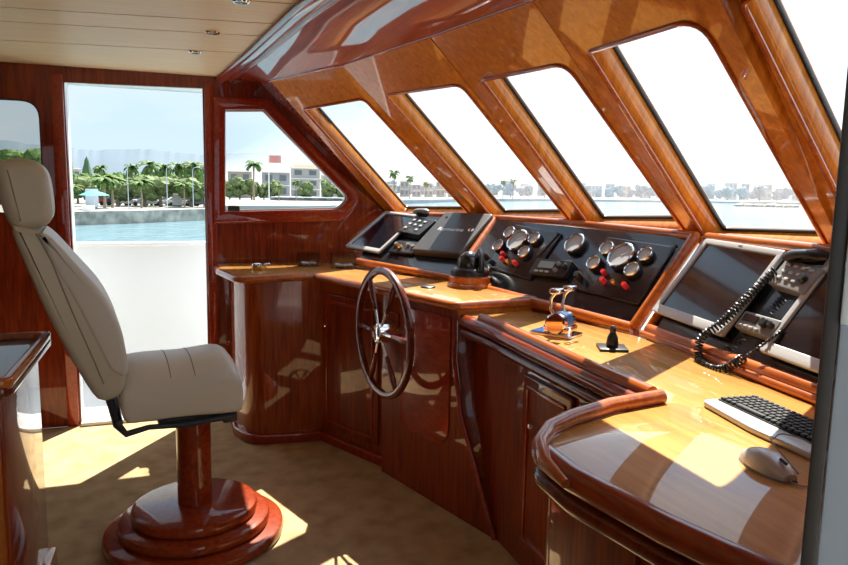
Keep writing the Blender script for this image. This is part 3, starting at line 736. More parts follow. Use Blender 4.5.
t_, w, h = panel_unit(F1, [(398, 243), (421, 245), (416, 256), (390, 254)], 'switch_tray', 'black tray of little knobs below the small keypad', 'control unit', 'black', 0.02,
           knobs=[(-.38, 0.1, .012, 'grey'), (-.15, -.1, .014, 'gold'), (.1, .1, .012, 'grey'), (.33, 0, .014, 'grey')])
# vhf handset on top of the keypad
def handset(F, u, v, label, mat, L=0.13, rot=0):
    c = pix_on(F, u, v); t_ = thing('radio_handset', label, 'handset', loc(F, c.x, c.y, 0.03, rot))
    bm = NB(); pts = [V((-L / 2 + L * k / 8, 0, 0.02 + 0.015 * math.sin(PI * k / 8))) for k in range(9)]
    tube(bm, pts, [0.014, .02, .019, .016, .015, .016, .019, .02, .014], 12, flat=.7); obj('grip', bm, M[mat], t_)
    bm = NB(); box(bm, (0, 0, 0.004), (L * .7, 0.03, 0.03), .005); obj('cradle', bm, M['black'], t_)
    return t_
handset(F1, 424, 218.5, 'grey radio handset above the small keypad on the far dash', 'grey', 0.12, 0.1)
# closed grey chart plotter cover with lettering
c, w, h, ro = fit(F1, [(442, 217.5), (495, 220), (462, 260), (419, 256)]); pass
cv = thing('plotter_cover', 'closed charcoal cover with white lettering on the left dash', 'cover', loc(F1, c.x, c.y, 0.001, ro))
me = plate(rpoly(rect(w, h), .02), 0.045, (), 0.008); obj('lid', me, M['greyplastic'], cv)
tm = text_mesh('Raymarine', w * .125); tm.transform(Matrix.Translation((-w * .06, 0.02, 0.0456))); obj('lettering', tm, M['white_paint'], cv, smooth=False)
bm = NB(); lathe(bm, [(0.018, 0), (0.018, 0.008), (0.012, 0.011), (0, 0.011)], (w * .36, 0.02, 0.045)); obj('latch', bm, M['chrome'], cv)
bm = NB(); lathe(bm, [(0.008, 0), (0.008, 0.004), (0, 0.004)], (-w * .37, h * .36, 0.045)); obj('screw_cap', bm, M['black'], cv)

def gauge(parent, x, y, z, r_, name='gauge'):
    bm = NB(); lathe(bm, [(r_ * 1.0, 0), (r_ * 1.0, 0.022), (r_ * .97, 0.026), (r_ * .86, 0.026), (r_ * .82, 0.018), (0, 0.018)], (x, y, z), n=28)
    g = obj(name, bm, M['black'], parent)
    bm = NB(); n_ = 28
    lathe(bm, [(r_ * 1.01, 0.020), (r_ * 1.01, .027), (r_ * .93, .031), (r_ * .85, .028), (r_ * .83, .0185)], (x, y, z), n=28, cap=False); 
    obj('bezel', bm, M['chrome'], g)
    bm = NB(); lathe(bm, [(r_ * .83, 0.0185), (r_ * .83, .0195), (0, .0195)], (x, y, z), n=28); f_ = obj('dial_face', bm, M['dial'], g)
    bm = NB(); tube(bm, [(x, y, z + .021), (x + r_ * .5, y + r_ * .45, z + .021)], 0.0012, 5); obj('needle', bm, M['white_paint'], g)
    return g
def cluster(F, plate_q, big, smalls, reds, knb, rodpx, label):
    c, w, h, ro = fit(F, plate_q); Mx = loc(F, c.x, c.y, 0.001, ro); print('cluster', w, h, math.degrees(ro))
    t_ = thing('gauge_panel', label, 'gauge panel', Mx)
    L = lambda u, v: (Mx.inverted() @ F @ V((*pix_on(F, u, v), 0))).to_2d()
    me = plate(rpoly(rect(w, h), .01), 0.012, (), 0.003); obj('mounting_plate', me, M['blackgloss'], t_)
    p = L(*big); gauge(t_, p.x, p.y, 0.012, 0.066)
    for q in smalls: p = L(*q); gauge(t_, p.x, p.y, 0.012, 0.036)
    for q in reds:
        p = L(*q); bm = NB(); knob(bm, p.x, p.y, 0.012, 0.012, 0.03); obj('red_switch', bm, M['red'], t_)
    p = L(*knb[0]); bm = NB(); knob(bm, p.x, p.y, .012, 0.012, 0.03); obj('key_switch', bm, M['gold'], t_)
    p = L(*knb[1]); bm = NB(); knob(bm, p.x, p.y, .012, 0.017, 0.04); obj('selector_knob', bm, M['black'], t_)
    a_, b2 = L(*rodpx[0]), L(*rodpx[1]); bm = NB(); tube(bm, [(a_.x, a_.y, .016), (b2.x, b2.y, .016)], .003, 8); knob(bm, a_.x, a_.y, .012, .007, .012); obj('stay_rod', bm, M['black'], t_)
    return t_
cluster(F2, [(517, 226), (563, 234), (531, 281), (487, 268)], (521, 244), [(513, 236), (502, 249), (538, 242), (528, 255.5)], [(506, 257), (505, 262), (518, 266)], [(511, 265), (489, 260)],
        [(560, 236), (541, 258)], 'left of the two round gauge panels, nearest the compass')
cluster(F2, [(614, 240), (681, 250), (634, 304), (570, 288)], (624.6, 260), [(610.5, 252.5), (597.5, 267), (649, 259), (635.7, 274)], [(607, 276), (606, 284), (628, 289)], [(617, 286), (582, 280)],
        [(678, 249), (650, 289)], 'right of the two round gauge panels, beside the large monitor')
c = pix_on(F2, 577, 246); g = thing('compass_repeater', 'single round chrome rimmed gauge between the two gauge panels', 'gauge', loc(F2, c.x, c.y, 0.001))
gauge(g, 0, 0, 0, 0.056, 'gauge_body')
panel_unit(F2, [(541, 262), (575, 264), (568, 281), (531, 276)], 'marine_radio', 'black radio with a pale display below the single round gauge', 'radio', 'black', 0.03,
           lcd=(-.12, .12, .42, .42), keys=[(-.3, -.32), (-.15, -.32), (0, -.32)], knobs=[(.22, .2, .010, 'grey'), (.22, -.2, .010, 'grey'), (.4, .1, .014, 'black')])
panel_unit(F3, [(795, 267), (832, 275), (812, 303), (774, 289)], 'autopilot_keypad', 'grey keypad with many buttons right of the large monitor', 'control unit', 'grey', 0.04,
           keys=[(-.3, .3), (-.1, .3), (.1, .3), (.3, .3), (-.3, .05), (-.1, .05), (-.3, -.2), (-.1, -.2), (.1, -.2), (.1, .05)], knobs=[(.28, -.05, .014, 'black')])
panel_unit(F3, [(752, 317), (790, 327), (776, 345), (741, 332)], 'marine_radio', 'grey radio with small dark screen between the two near monitors', 'radio box', 'grey', 0.035,
           lcd=(-.22, .15, .4, .4), keys=[(-.35, -.3), (-.2, -.3), (-.05, -.3), (.1, -.3)], knobs=[(.2, .1, .016, 'black'), (.38, .1, .010, 'black')])
handset(F3, 816, 266, 'black radio handset at the upper right end of the dash', 'black', 0.16, 0.15)
# coiled cord
def on3(u, v, h=0.0):
    p = pix_on(F3, u, v); return F3 @ V((p.x, p.y, h))
key = [on3(785, 279, .05), on3(760, 303, .05), on3(733, 330, .05), on3(712, 346, .05), on3(704, 360, .03), on3(711, 371, .03), on3(727, 375, .03), on3(742, 368, .03), on3(765, 358, .045), on3(790, 335, .03)]
# catmull-rom centreline
cl = []
for i in range(len(key) - 1):
    p0, p1, p2, p3 = key[max(i - 1, 0)], key[i], key[i + 1], key[min(i + 2, len(key) - 1)]
    for s in range(40):
        q = s / 40; cl.append(0.5 * ((2 * p1) + (p2 - p0) * q + (2 * p0 - 5 * p1 + 4 * p2 - p3) * q * q + (3 * p1 - p0 - 3 * p2 + p3) * q ** 3))
pts = []; acc = 0; nrm3 = F3.to_3x3().col[2]
N_ = len(cl)
for i in range(N_ - 1):
    d = cl[i + 1] - cl[i]; L_ = d.length; dn = d.normalized(); a_ = dn.cross(nrm3).normalized(); b2 = a_.cross(dn)
    for s in range(3):
        ph = (acc + L_ * s / 3) / 0.012 * 2 * PI
        rr = 0.012 if i < N_ * 0.82 else 0.0015
        pts.append(cl[i] + d * s / 3 + (a_ * math.cos(ph) + b2 * math.sin(ph)) * rr)
    acc += L_
bm = NB(); tube(bm, pts, 0.0036, 6); obj('handset_cord', bm, M['black'], label='black coiled handset cord draped across the dash below the large monitor', cat='cord', origin=on3(727, 375))

# ================================================================== ON THE COUNTERS
# compass on round wooden plinth
pc = atz(469.5, 286, ZC)
cp = thing('compass', 'black domed steering compass on a round wooden plinth on the pedestal', 'compass', Matrix.Translation(pc) @ Matrix.Diagonal((1, 1, 1.25, 1)))
bm = NB(); lathe(bm, [(0.118, 0), (0.118, 0.012), (0.108, 0.018), (0.108, 0.040), (0.100, 0.046), (0, 0.046)], n=48); obj('plinth', bm, M['rail'], cp)
bm = NB(); lathe(bm, [(0.100, 0.046), (0.100, 0.060), (0.092, 0.072), (0.075, 0.080), (0, 0.08)], n=40); obj('binnacle', bm, M['black'], cp)
bm = NB(); ico(bm, (-0.005, 0, 0.082), 0.066, 3); obj('dome', bm, M['blackgloss'], cp)
bm = NB(); R_ = Matrix.Rotation(-YAW, 3, 'Z')
pts = [R_ @ V((0.03, 0.0, 0)) + V((0.0, 0, 0)) + R_ @ V((0.024, 0.082 * math.cos(a_), 0)) + V((0, 0, 0.068 + 0.072 * math.sin(a_))) for a_ in [PI * k / 12 for k in range(13)]]
tube(bm, pts, 0.014, 10, flat=1.6); obj('hood', bm, M['black'], cp)
bm = NB(); p = R_ @ V((0.094, -0.02, 0)); ico(bm, (p.x, p.y, 0.075), 0.010, 2); obj('light_knob', bm, M['chrome'], cp)
# flat black disc
p = atz(428, 287.5, ZC); bm = NB(); lathe(bm, [(0.038, 0), (0.038, 0.006), (0.034, 0.009), (0, 0.009)], n=32)
bm.transform(Matrix.Translation(p)); obj('round_cap', bm, M['black'], label='flat black round cap lying on the pedestal beside the compass', cat='cap', origin=p)
# ashtray
p = atz(259, 270, ZC); a = thing('ashtray', 'small brass and chrome ashtray on the left counter', 'ashtray', p)
bm = NB(); lathe(bm, [(0.040, 0), (0.046, 0.008), (0.046, 0.03), (0.038, 0.032), (0.034, 0.012), (0, 0.010)], n=28); obj('bowl', bm, M['gold'], a)
bm = NB(); lathe(bm, [(0.030, 0.012), (0.030, 0.04), (0.022, 0.044), (0, 0.044)], (-0.012, 0, 0), n=20); obj('lid', bm, M['chrome'], a)
bm = NB(); tube(bm, [(0.03, 0, 0.03), (0.055, 0, 0.036), (0.065, 0, 0.03)], 0.006, 8); obj('rest', bm, M['chrome'], a)
# clear holders
def holder(u, v, w, d, h, label, content, seed):
    p = atz(u, v, ZC); t_ = thing('clear_holder', label, 'holder', Matrix.Translation(p) @ Matrix.Rotation(-0.1, 4, 'Z'))
    bm = NB(); box(bm, (0, 0, .002), (w, d, .004))
    for s in (-1, 1): box(bm, (s * (w / 2 - .0015), 0, h / 2 + .004), (.003, d, h)); box(bm, (0, s * (d / 2 - .0015), h / 2 + .004), (w - .006, .003, h))
    obj('tray_walls', bm, M['clear'], t_, smooth=False)
    rng = random.Random(seed); bm = NB()
    for k in range(9):
        ico(bm, ((rng.random() - .5) * (w - .05), (rng.random() - .5) * (d - .05), .016 + rng.random() * .008), .014, 1, (1.2, 1, .6), .5, rng)
    obj('contents', bm, M[content], t_, kind='stuff')
holder(308, 266, .13, .09, .085, 'clear plastic holder of pale packets by the side wall', 'paper', 1)
holder(343, 268, .15, .10, .095, 'clear plastic holder with white packets beside the far monitor', 'white_paint', 2)

# engine throttle control
pt = atz(556, 334, ZD)
Rt = Matrix.Rotation(math.radians(-58), 4, 'Z')
th = thing('engine_throttle', 'chrome twin lever engine throttle standing on a flat plate on the desk', 'throttle', Matrix.Translation(pt) @ Rt @ Matrix.Scale(1.2, 4))
me = plate(rpoly(rect(0.15, 0.105), .015), 0.008, (), .002); obj('base_plate', me, M['chrome'], th)
me = plate(rpoly([(-.068, -.046), (-.005, -.046), (-.005, .046), (-.068, .046)], .008), 0.003); me.transform(Matrix.Translation((0, 0, .008))); obj('blue_reflection_patch', me, M['blue'], th)  # painted reflection on the chrome plate, not a separate part
bm = NB(); Rx = Matrix.Rotation(PI / 2, 3, 'X'); lathe(bm, [(0.030, -.045), (0.036, -.04), (0.036, .04), (0.030, .045)], (0.015, 0, .04), Rx, 28); box(bm, (0.015, 0, .02), (.085, .082, .03), .006); obj('housing', bm, M['chrome'], th)
bm = NB(); lathe(bm, [(0.0375, -.018), (0.0375, .018)], (0.015, 0, .04), Rx, 28); obj('blue_reflection_band', bm, M['blue'], th)  # blue reflection on the chrome drum, painted as a band
for s in (-1, 1):
    ysd = s * 0.036
    bm = NB(); tube(bm, [(0.015, ysd, .06), (-0.002, ysd * 1.15, .09), (0.002, ysd * 1.3, .125), (0.018, ysd * 1.3, .145)], [.006, .0055, .005, .005], 10); lv = obj('lever', bm, M['chrome'], th)
    bm = NB(); box(bm, (0.02, ysd * 1.3, .15), (.032, .05, .018), .007, seg=3); obj('lever_grip', bm, M['chrome'], lv)
p = atz(573, 343, ZD); bm = NB(); box(bm, (0, 0, .002), (.05, .012, .004), .001); lathe(bm, [(.014, 0), (.014, .004), (0, .004)], (-.03, 0, 0), n=20)
bm.transform(Matrix.Translation(p) @ Matrix.Rotation(0.3, 4, 'Z')); obj('key', bm, M['gold'], label='small brass key lying on desk in front of the throttle', cat='key', origin=p)
# black joystick on a square foot
p = atz(612, 349, ZD); j = thing('joystick', 'black knob on a square black foot on the desk', 'joystick', Matrix.Translation(p) @ Matrix.Rotation(-.45, 4, 'Z'))
bm = NB(); box(bm, (0, 0, .005), (.10, .10, .010), .002); obj('foot', bm, M['black'], j)
bm = NB(); lathe(bm, [(0.020, .01), (0.022, .022), (0.018, .045), (0.010, .062), (.012, .068), (.012, .078), (.006, .085), (0, .086)], n=24); obj('grip', bm, M['black'], j)

# keyboard
ka = dpx(700, 405); kb = dpx(833, 471)
kd = (kb - ka).normalized(); Fk = frame(ka, kb, ka + V((kd.y * -1, kd.x, 0)))
Fk = Matrix.Translation(ka) @ Matrix.Rotation(math.atan2(kd.y, kd.x), 4, 'Z')
kbd = thing('keyboard', 'silver computer keyboard with black keys on the desk', 'keyboard', Fk)
KW, KD = 0.44, 0.165
me = plate(rpoly([(0, 0), (KW / 2, -.018), (KW, 0), (KW, KD), (0, KD)], [.03, .3, .03, .012, .012]), 0.016, (), .005); obj('tray', me, M['silver'], kbd)
me = plate(rpoly([(.012, .042), (KW - .012, .042), (KW - .012, KD - .01), (.012, KD - .01)], .006), 0.003); me.transform(Matrix.Translation((0, 0, .016))); obj('key_bed', me, M['black'], kbd)
kx = 0.018; rows = 6; bmk = None
step = .0192
for r_ in range(rows):
    y = .046 + r_ * .0185; x = .016; 
    while x < KW - .03:
        w_ = step
        if r_ == 0 and abs(x - .016 - 3 * step) < .004: w_ = step * 5.5
        bm = NB(); box(bm, (x + w_ / 2, y + .008, .0225), (w_ - .004, .0145, .007), .002, seg=1)
        obj('key', bm, M['key'], kbd); x += w_
# mouse
pm = dpx(767, 470); ms = thing('mouse', 'silver grey computer mouse in front of the keyboard', 'mouse', Matrix.Translation(pm) @ Matrix.Rotation(kd.xy.angle_signed(V((1, 0))) * 1.0, 4, 'Z') @ Matrix.Scale(1.12, 4))
def hull(bm, L, W_, H_, z0=0.0, n=14):
    rows_ = []
    for i in range(n + 1):
        t_ = i / n; x = (t_ - .5) * L; wd = W_ / 2 * math.sin(PI * (0.06 + .88 * t_)) ** .45; hh = H_ * (math.sin(PI * (0.08 + 0.84 * t_)) ** .7) * (1.08 - .25 * t_)
        rows_.append([bm.verts.new((x, wd * math.cos(PI * j / 10), z0 + hh * math.sin(PI * j / 10) ** .8)) for j in range(11)])
    for a_, b2 in zip(rows_, rows_[1:]):
        for j in range(10): bm.faces.new((a_[j], a_[j + 1], b2[j + 1], b2[j]))
        bm.faces.new((a_[0], b2[0], b2[10], a_[10]))
    bm.faces.new(rows_[0]); bm.faces.new(rows_[-1][::-1])
bm = NB(); hull(bm, .115, .06, .034, .004); obj('shell', bm, M['silver'], ms)
bm = NB(); hull(bm, .118, .063, .012, .0); obj('skirt', bm, M['grey'], ms)
bm = NB(); tube(bm, [(.03, 0, .0325), (.045, 0, .029)], .003, 8); obj('scroll_wheel', bm, M['black'], ms)
cpts = [pm + V((0, 0, .012)) + kd * .055, pm + kd * .10 + V((0, .02, .004)), dpx(826, 487) + V((0, 0, .003)), dpx(835, 470) + V((0, 0, .004)), dpx(808, 456) + V((0, 0, .03)), dpx(782, 447) + V((0, 0, .03)), dpx(772, 452) + V((0, 0, .03)), dpx(770, 462) + V((0, 0, .045)), dpx(800, 478) + V((0, 0, .004))]
cc_ = []
for i in range(len(cpts) - 1):
    p0, p1, p2, p3 = cpts[max(i - 1, 0)], cpts[i], cpts[i + 1], cpts[min(i + 2, len(cpts) - 1)]
    for s in range(10):
        q = s / 10; cc_.append(0.5 * ((2 * p1) + (p2 - p0) * q + (2 * p0 - 5 * p1 + 4 * p2 - p3) * q * q + (3 * p1 - p0 - 3 * p2 + p3) * q ** 3))
bm = NB(); tube(bm, cc_, .0016, 6); obj('cable', bm, M['grey'], ms, world=True)

# ================================================================== STEERING WHEEL
az = math.radians(82)
shaft = V((math.sin(az), math.cos(az), 0)); 
wc = aty(382.5, 333, 3.16)
zz = -shaft; yy = V((0, 0, 1)); xx = yy.cross(zz)
Mw = Matrix.Identity(4)
for i in range(3): Mw[i][0] = xx[i]; Mw[i][1] = yy[i]; Mw[i][2] = zz[i]; Mw[i][3] = wc[i]
wheel = thing('steering_wheel', 'six spoked varnished wooden ship steering wheel with chrome hub', 'steering wheel', Mw)
WR = 0.305
bm = NB(); rn = 64
prof_r = [(WR - .022, 0), (WR - .018, .012), (WR, .017), (WR + .014, .012), (WR + .018, 0), (WR + .014, -.012), (WR, -.017), (WR - .018, -.012)]
rings = []
for i in range(rn):
    a_ = 2 * PI * i / rn; rings.append([bm.verts.new((r_ * math.cos(a_), r_ * math.sin(a_), z_)) for r_, z_ in prof_r])
for i in range(rn):
    for j in range(8): bm.faces.new((rings[i][j], rings[i][(j + 1) % 8], rings[(i + 1) % rn][(j + 1) % 8], rings[(i + 1) % rn][j]))
obj('rim', bm, M['mahog_dark'], wheel)
for k in range(6):
    a_ = PI / 3 * k + math.radians(2); dr = V((math.cos(a_), math.sin(a_), 0))
    bm = NB(); tube(bm, [dr * r_ + V((0, 0, .010 * (1 - r_ / WR))) for r_ in (.12, .135, .16, .20, .24, .27, WR - .015)], [.008, .012, .011, .014, .016, .012, .010], 12); sp = obj('spoke', bm, M['mahog_dark'], wheel)
    bm = NB(); tube(bm, [dr * .03 + V((0, 0, .014)), dr * .125 + V((0, 0, .007))], .007, 10); obj('spoke_rod', bm, M['chrome'], sp)
bm = NB(); lathe(bm, [(0.032, -.06), (0.044, -.055), (0.050, .0), (0.050, .03), (0.042, .036), (0.034, .030), (.024, .034), (0, .034)], n=32); obj('hub', bm, M['chrome'], wheel)
bm = NB(); lathe(bm, [(0.018, -.12), (0.018, -.05)], n=20); obj('shaft', bm, M['chrome'], wheel)

# ================================================================== HELM CHAIR
CYc = 3.0
cb = atz(195, 529, 0.0); chx, chy = 0.055, 3.0
chair = thing('helm_chair', 'cream leather helm chair on a round stepped mahogany pedestal', 'chair', Matrix.Translation((chx, chy, 0)) @ Matrix.Rotation(math.radians(7), 4, 'Z'))
iv = MATW[chair].inverted()
HW = 0.235
def cp_(u, v, y=-HW):          # pixel -> local (x,z) on the chair's near side plane
    # intersect with local plane y = const
    O = MATW[chair] @ V((0, y, 0)); nn = MATW[chair].to_3x3() @ V((0, 1, 0)); r_ = ray(u, v); t_ = (O - EYE).dot(nn) / r_.dot(nn)
    q = iv @ (EYE + r_ * t_); return (q.x, q.z)
def cushion(name, prof, half, parent, mat, bev=0.03, crown=0.0, axis=(0, 1), n=18):
    """loft a side profile sideways; ends rounded by bev, and the middle swells by crown along axis (x,z)"""
    k = len(prof); cx_ = sum(p[0] for p in prof) / k; cz_ = sum(p[1] for p in prof) / k
    ext = max(abs((p[0] - cx_) * axis[0] + (p[1] - cz_) * axis[1]) for p in prof)
    # edge normals for insetting
    area = sum(prof[i][0] * prof[(i + 1) % k][1] - prof[(i + 1) % k][0] * prof[i][1] for i in range(k)); sg = 1 if area > 0 else -1
    nn = []
    for i in range(k):
        a_ = V(prof[i - 1]); b_ = V(prof[(i + 1) % k]); d = (b_ - a_).normalized(); nn.append(V((-d.y, d.x)) * sg)
    bm = NB(); rings = []
    ss = [-1, -.995, -.975, -.94, -.88, -.78, -.6, -.4, -.2, 0]; ss = ss + [-x for x in ss[:-1]][::-1]
    for s in ss:
        dist = (1 - abs(s)) * half
        ins = 0 if dist >= bev else bev * (1 - math.sqrt(max(0, 1 - (1 - dist / bev) ** 2)))
        cr_ = crown * (1 - abs(s) ** 2.4)
        ring = []
        for p, q in zip(prof, nn):
            w_ = max(0.0, ((p[0] - cx_) * axis[0] + (p[1] - cz_) * axis[1]) / ext)
            ring.append(bm.verts.new((p[0] + q.x * ins + axis[0] * cr_ * w_, s * half, p[1] + q.y * ins + axis[1] * cr_ * w_)))
        rings.append(ring)
    for a_, b_ in zip(rings, rings[1:]):
        for i in range(k): bm.faces.new((a_[i], a_[(i + 1) % k], b_[(i + 1) % k], b_[i]))
    bm.faces.new(rings[0]); bm.faces.new(rings[-1][::-1])
    return obj(name, bm, mat, parent)
def spl(P, n=56):
    k = len(P); out = []
    for i in range(k):
        p0, p1, p2, p3 = (V(P[(i + j) % k]) for j in (-1, 0, 1, 2))
        for s in range(12):
            q = s / 12; out.append(0.5 * ((2 * p1) + (p2 - p0) * q + (2 * p0 - 5 * p1 + 4 * p2 - p3) * q * q + (3 * p1 - p0 - 3 * p2 + p3) * q ** 3))
    L = [0]
    for a_, b_ in zip(out, out[1:] + out[:1]): L.append(L[-1] + (b_ - a_).length)
    res = []; j = 0
    for i in range(n):
        t_ = L[-1] * i / n
        while L[j + 1] < t_: j += 1
        a_, b_ = out[j], out[(j + 1) % len(out)]; q = (t_ - L[j]) / max(1e-9, L[j + 1] - L[j]); r_ = a_.lerp(b_, q); res.append((r_.x, r_.y))
    return res
# backrest side profile (near side pixels)
bp_ = [(12, 226), (34, 230), (48, 240), (74, 268), (98, 296), (114, 325), (122, 350), (126, 372), (124, 392), (112, 401), (97, 400), (78, 372), (60, 340), (42, 305), (27, 270), (15, 242)]
hp_ = [(-6, 166), (4, 159), (20, 157.5), (36, 161), (46, 172), (51, 196), (52, 218), (44, 227), (28, 231), (13, 230), (3, 215), (-4, 190)]
P = [cp_(*q) for q in bp_]; backrest = cushion('backrest', spl(P), HW, chair, M['leather'], 0.028)
P = [cp_(*q) for q in hp_]; head = cushion('headrest', spl(P), HW - 0.02, chair, M['leather'], 0.04)
# front bolster pads: lighter seat back face, from the seam forward
fp_ = [(38, 234), (50, 237), (78, 266), (103, 294), (119, 323), (126, 350), (128, 376), (110, 372), (92, 340), (70, 298), (52, 268)]
P = [cp_(*q) for q in fp_]; cushion('back_pad', spl(P), HW + 0.004, backrest, M['leather_front'], 0.022)
bm = NB(); sm = [(36, 233), (52, 262), (64, 292), (78, 325), (92, 356), (104, 384)]
tube(bm, [V((cp_(*q)[0], -HW - .0005, cp_(*q)[1])) for q in sm], .0025, 6); obj('piping', bm, M['seam'], backrest)
# seat cushion
sp_ = [(121, 396), (128, 390), (150, 386), (190, 382), (226, 377), (239, 379), (243.5, 388), (243, 408), (236, 413), (190, 417), (150, 422), (128, 424), (121, 412)]
P = [cp_(*q) for q in sp_]; 
seat = cushion('seat', spl(P, 60), HW, chair, M['leather_front'], 0.018, crown=0.075)
x0s, zt = P[2][0], P[3][1]
print('seat top', P, 'head', cp_(20, 158))
bm = NB()
from mathutils.bvhtree import BVHTree
bmt = bmesh.new(); bmt.from_mesh(seat.data); bv = BVHTree.FromBMesh(bmt)
for xx_ in (.28, .60):
    pl = []
    for k in range(-17, 18):
        h_ = bv.ray_cast(V((x0s + (P[4][0] - x0s) * xx_, HW * k / 19, 2)), V((0, 0, -1)))
        if h_[0]: pl.append(h_[0] + V((0, 0, .0004)))
    tube(bm, pl, .0018, 6)
bmt.free()
obj('seat_seams', bm, M['seam'], seat)
# metal carriage
zs = P[-3][1]
for s in (-1, 1):
    bm = NB()
    A_ = [cp_(110, 402), cp_(118, 428), cp_(127, 437), cp_(150, 430), cp_(190, 427), cp_(238, 417)]
    tube(bm, [V((x, s * (HW - .035), z - (0.0 if k < 2 else .0))) for k, (x, z) in enumerate(A_)], [.014, .016, .014, .011, .012, .014], 8, flat=1.0)
    obj('seat_runner', bm, M['steel'], chair)
zq = cp_(190, 428)[1]
bm = NB(); box(bm, (0.0, 0, zq + .002), (.30, .30, .035), .006); box(bm, (cp_(232, 420)[0], -HW + .06, zq + .01), (.06, .06, .045), .01); obj('mounting_plate', bm, M['steel'], chair)
bm = NB(); tube(bm, [(cp_(120, 424)[0], -HW + .01, cp_(120, 424)[1]), (cp_(120, 424)[0], HW - .01, cp_(120, 424)[1])], .012, 10); obj('cross_bar', bm, M['steel'], chair)
bm = NB(); box(bm, (-.0, -.0, zq - .025), (.13, .13, .04), .01); obj('column_collar', bm, M['chrome'], chair)
bm = NB(); lathe(bm, [(0.071, 0.14), (0.071, zq - .035), (0, zq - .035)], n=32); obj('column', bm, M['mahog_gloss'], chair)
zb_ = 0.0
for k, (r_, h_) in enumerate([(0.375, .052), (0.315, .050), (0.262, .050)]):
    pr = [(r_ - .02, zb_), (r_ - .004, zb_ + .008), (r_, zb_ + h_ * .5), (r_ - .006, zb_ + h_ - .008), (r_ - .022, zb_ + h_), (0, zb_ + h_)]
    bm = NB(); lathe(bm, pr, n=72); obj('base_step', bm, M['mahog_gloss'], chair); zb_ += h_

# ================================================================== CABINET END AT LEFT
tA = atx(12, 392, -0.47); tB = atx(44, 333, -0.47); ztop = 0.88
print('cab', tA, tB)
side = thing('side_cabinet', 'low mahogany cabinet with a raised tray rim at the left border', 'cabinet', (-0.75, 2.55, 0))
X1 = -0.50; Y0_, Y1_ = 2.25, 2.88
bm = NB(); box(bm, ((X1 - 1.1) / 2, (Y0_ + Y1_) / 2, 0.445), (0.60, Y1_ - Y0_, 0.89)); obj('cabinet_body', bm, M['mahog_lit'], side, world=True, smooth=False)
X0_ = -1.10
me = plate(rpoly([(X0_ - .05, Y0_ - .04), (X1 + .05, Y0_ - .04), (X1 + .05, Y1_ + .05), (X0_ - .05, Y1_ + .05)], .04), .03, (), .008); me.transform(Matrix.Translation((0, 0, .89))); obj('tabletop', me, M['mahog_dark'], side, world=True)
me = plate(rpoly([(X0_ - .05, Y0_ - .04), (X1 + .05, Y0_ - .04), (X1 + .05, Y1_ + .05), (X0_ - .05, Y1_ + .05)], .04), .03, [rpoly([(X0_ - .02, Y0_ - .01), (X1 + .02, Y0_ - .01), (X1 + .02, Y1_ + .02), (X0_ - .02, Y1_ + .02)], .03)], .008)
me.transform(Matrix.Translation((0, 0, .915))); obj('tray_rim', me, M['rail'], side, world=True)
bm = NB(); box(bm, ((X1 + X0_) / 2, (Y0_ + Y1_) / 2, .04), (0.66, Y1_ - Y0_ + .06, .08), .01); obj('plinth', bm, M['mahog_red'], side, world=True)
me = plate(rpoly([(Y0_ + .02, .10), (Y1_ - .02, .10), (Y1_ - .02, .87), (Y0_ + .02, .87)], .01), .01, (), .003)
me.transform(Matrix(((0, 0, 1, X1 - .001), (1, 0, 0, 0), (0, 1, 0, 0), (0, 0, 0, 1)))); obj('side_panel', me, M['mahog_v'], side, world=True)

# ================================================================== CEILING LIGHTS
for u, v, lb in ((241, 0.5, 'nearest the camera of the three chrome ceiling downlights'), (212.5, 31.5, 'middle one of the three chrome ceiling downlights'), (195, 51.5, 'farthest of the three chrome ceiling downlights')):
    p = atz(u, v, 2.19); t_ = thing('downlight', lb, 'ceiling light', p)
    bm = NB(); lathe(bm, [(0.024, 0), (0.032, 0), (0.033, -.004), (0.028, -.009), (0.024, -.009)], n=28, cap=False); obj('ring', bm, M['chrome'], t_)
    bm = NB(); lathe(bm, [(0.024, -.001), (.018, -.006), (0, -.008)], n=20); obj('lens', bm, M['grey'], t_)

# ================================================================== SEA AND SHORE
ZWAT = -2.6; ZG = -1.45
bm = NB(); me = bpy.data.meshes.new('sea'); g_ = []
vs = [bm.verts.new(p) for p in ((-3000, 6.2, ZWAT), (6000, 6.2, ZWAT), (6000, 6000, ZWAT), (-3000, 6000, ZWAT))]; bm.faces.new(vs)
vs = [bm.verts.new(p) for p in ((5.5, -800, ZWAT), (6000, -800, ZWAT), (6000, 6.2, ZWAT), (5.5, 6.2, ZWAT))]; bm.faces.new(vs)
obj('sea', bm, M['water'], kind='structure', smooth=False)
def gp(u, d, z=ZG):
    p = atd(u, 190, d); return V((p.x, p.y, z))
# coast outline by bearing and distance
coast = [(-260, 70), (40, 79), (80, 80), (140, 84), (206, 92), (222, 118), (300, 122), (348, 135), (400, 215), (470, 300), (560, 380), (660, 430), (760, 470), (848, 520), (1000, 560)]
def strip(name, fr_, bk_, z0, z1, mat, **k):
    bm = NB(); f0 = [bm.verts.new(V((p.x, p.y, z0))) for p in fr_]; f1 = [bm.verts.new(V((p.x, p.y, z1))) for p in fr_]; b1 = [bm.verts.new(V((p.x, p.y, z1))) for p in bk_]
    for i in range(len(fr_) - 1):
        bm.faces.new((f0[i], f0[i + 1], f1[i + 1], f1[i])); bm.faces.new((f1[i], f1[i + 1], b1[i + 1], b1[i]))
    return obj(name, bm, mat, smooth=False, **k)
cf = [gp(u, d) for u, d in coast]; cb2 = [gp(u, 1500) for u, d in coast]
strip('shore_ground', cf[:9], cb2[:9], ZWAT - 1, ZG, M['paving'], kind='structure')
strip('far_shore_ground', cf[8:], cb2[8:], ZWAT - 1, ZG, M['leafpale'], kind='structure')
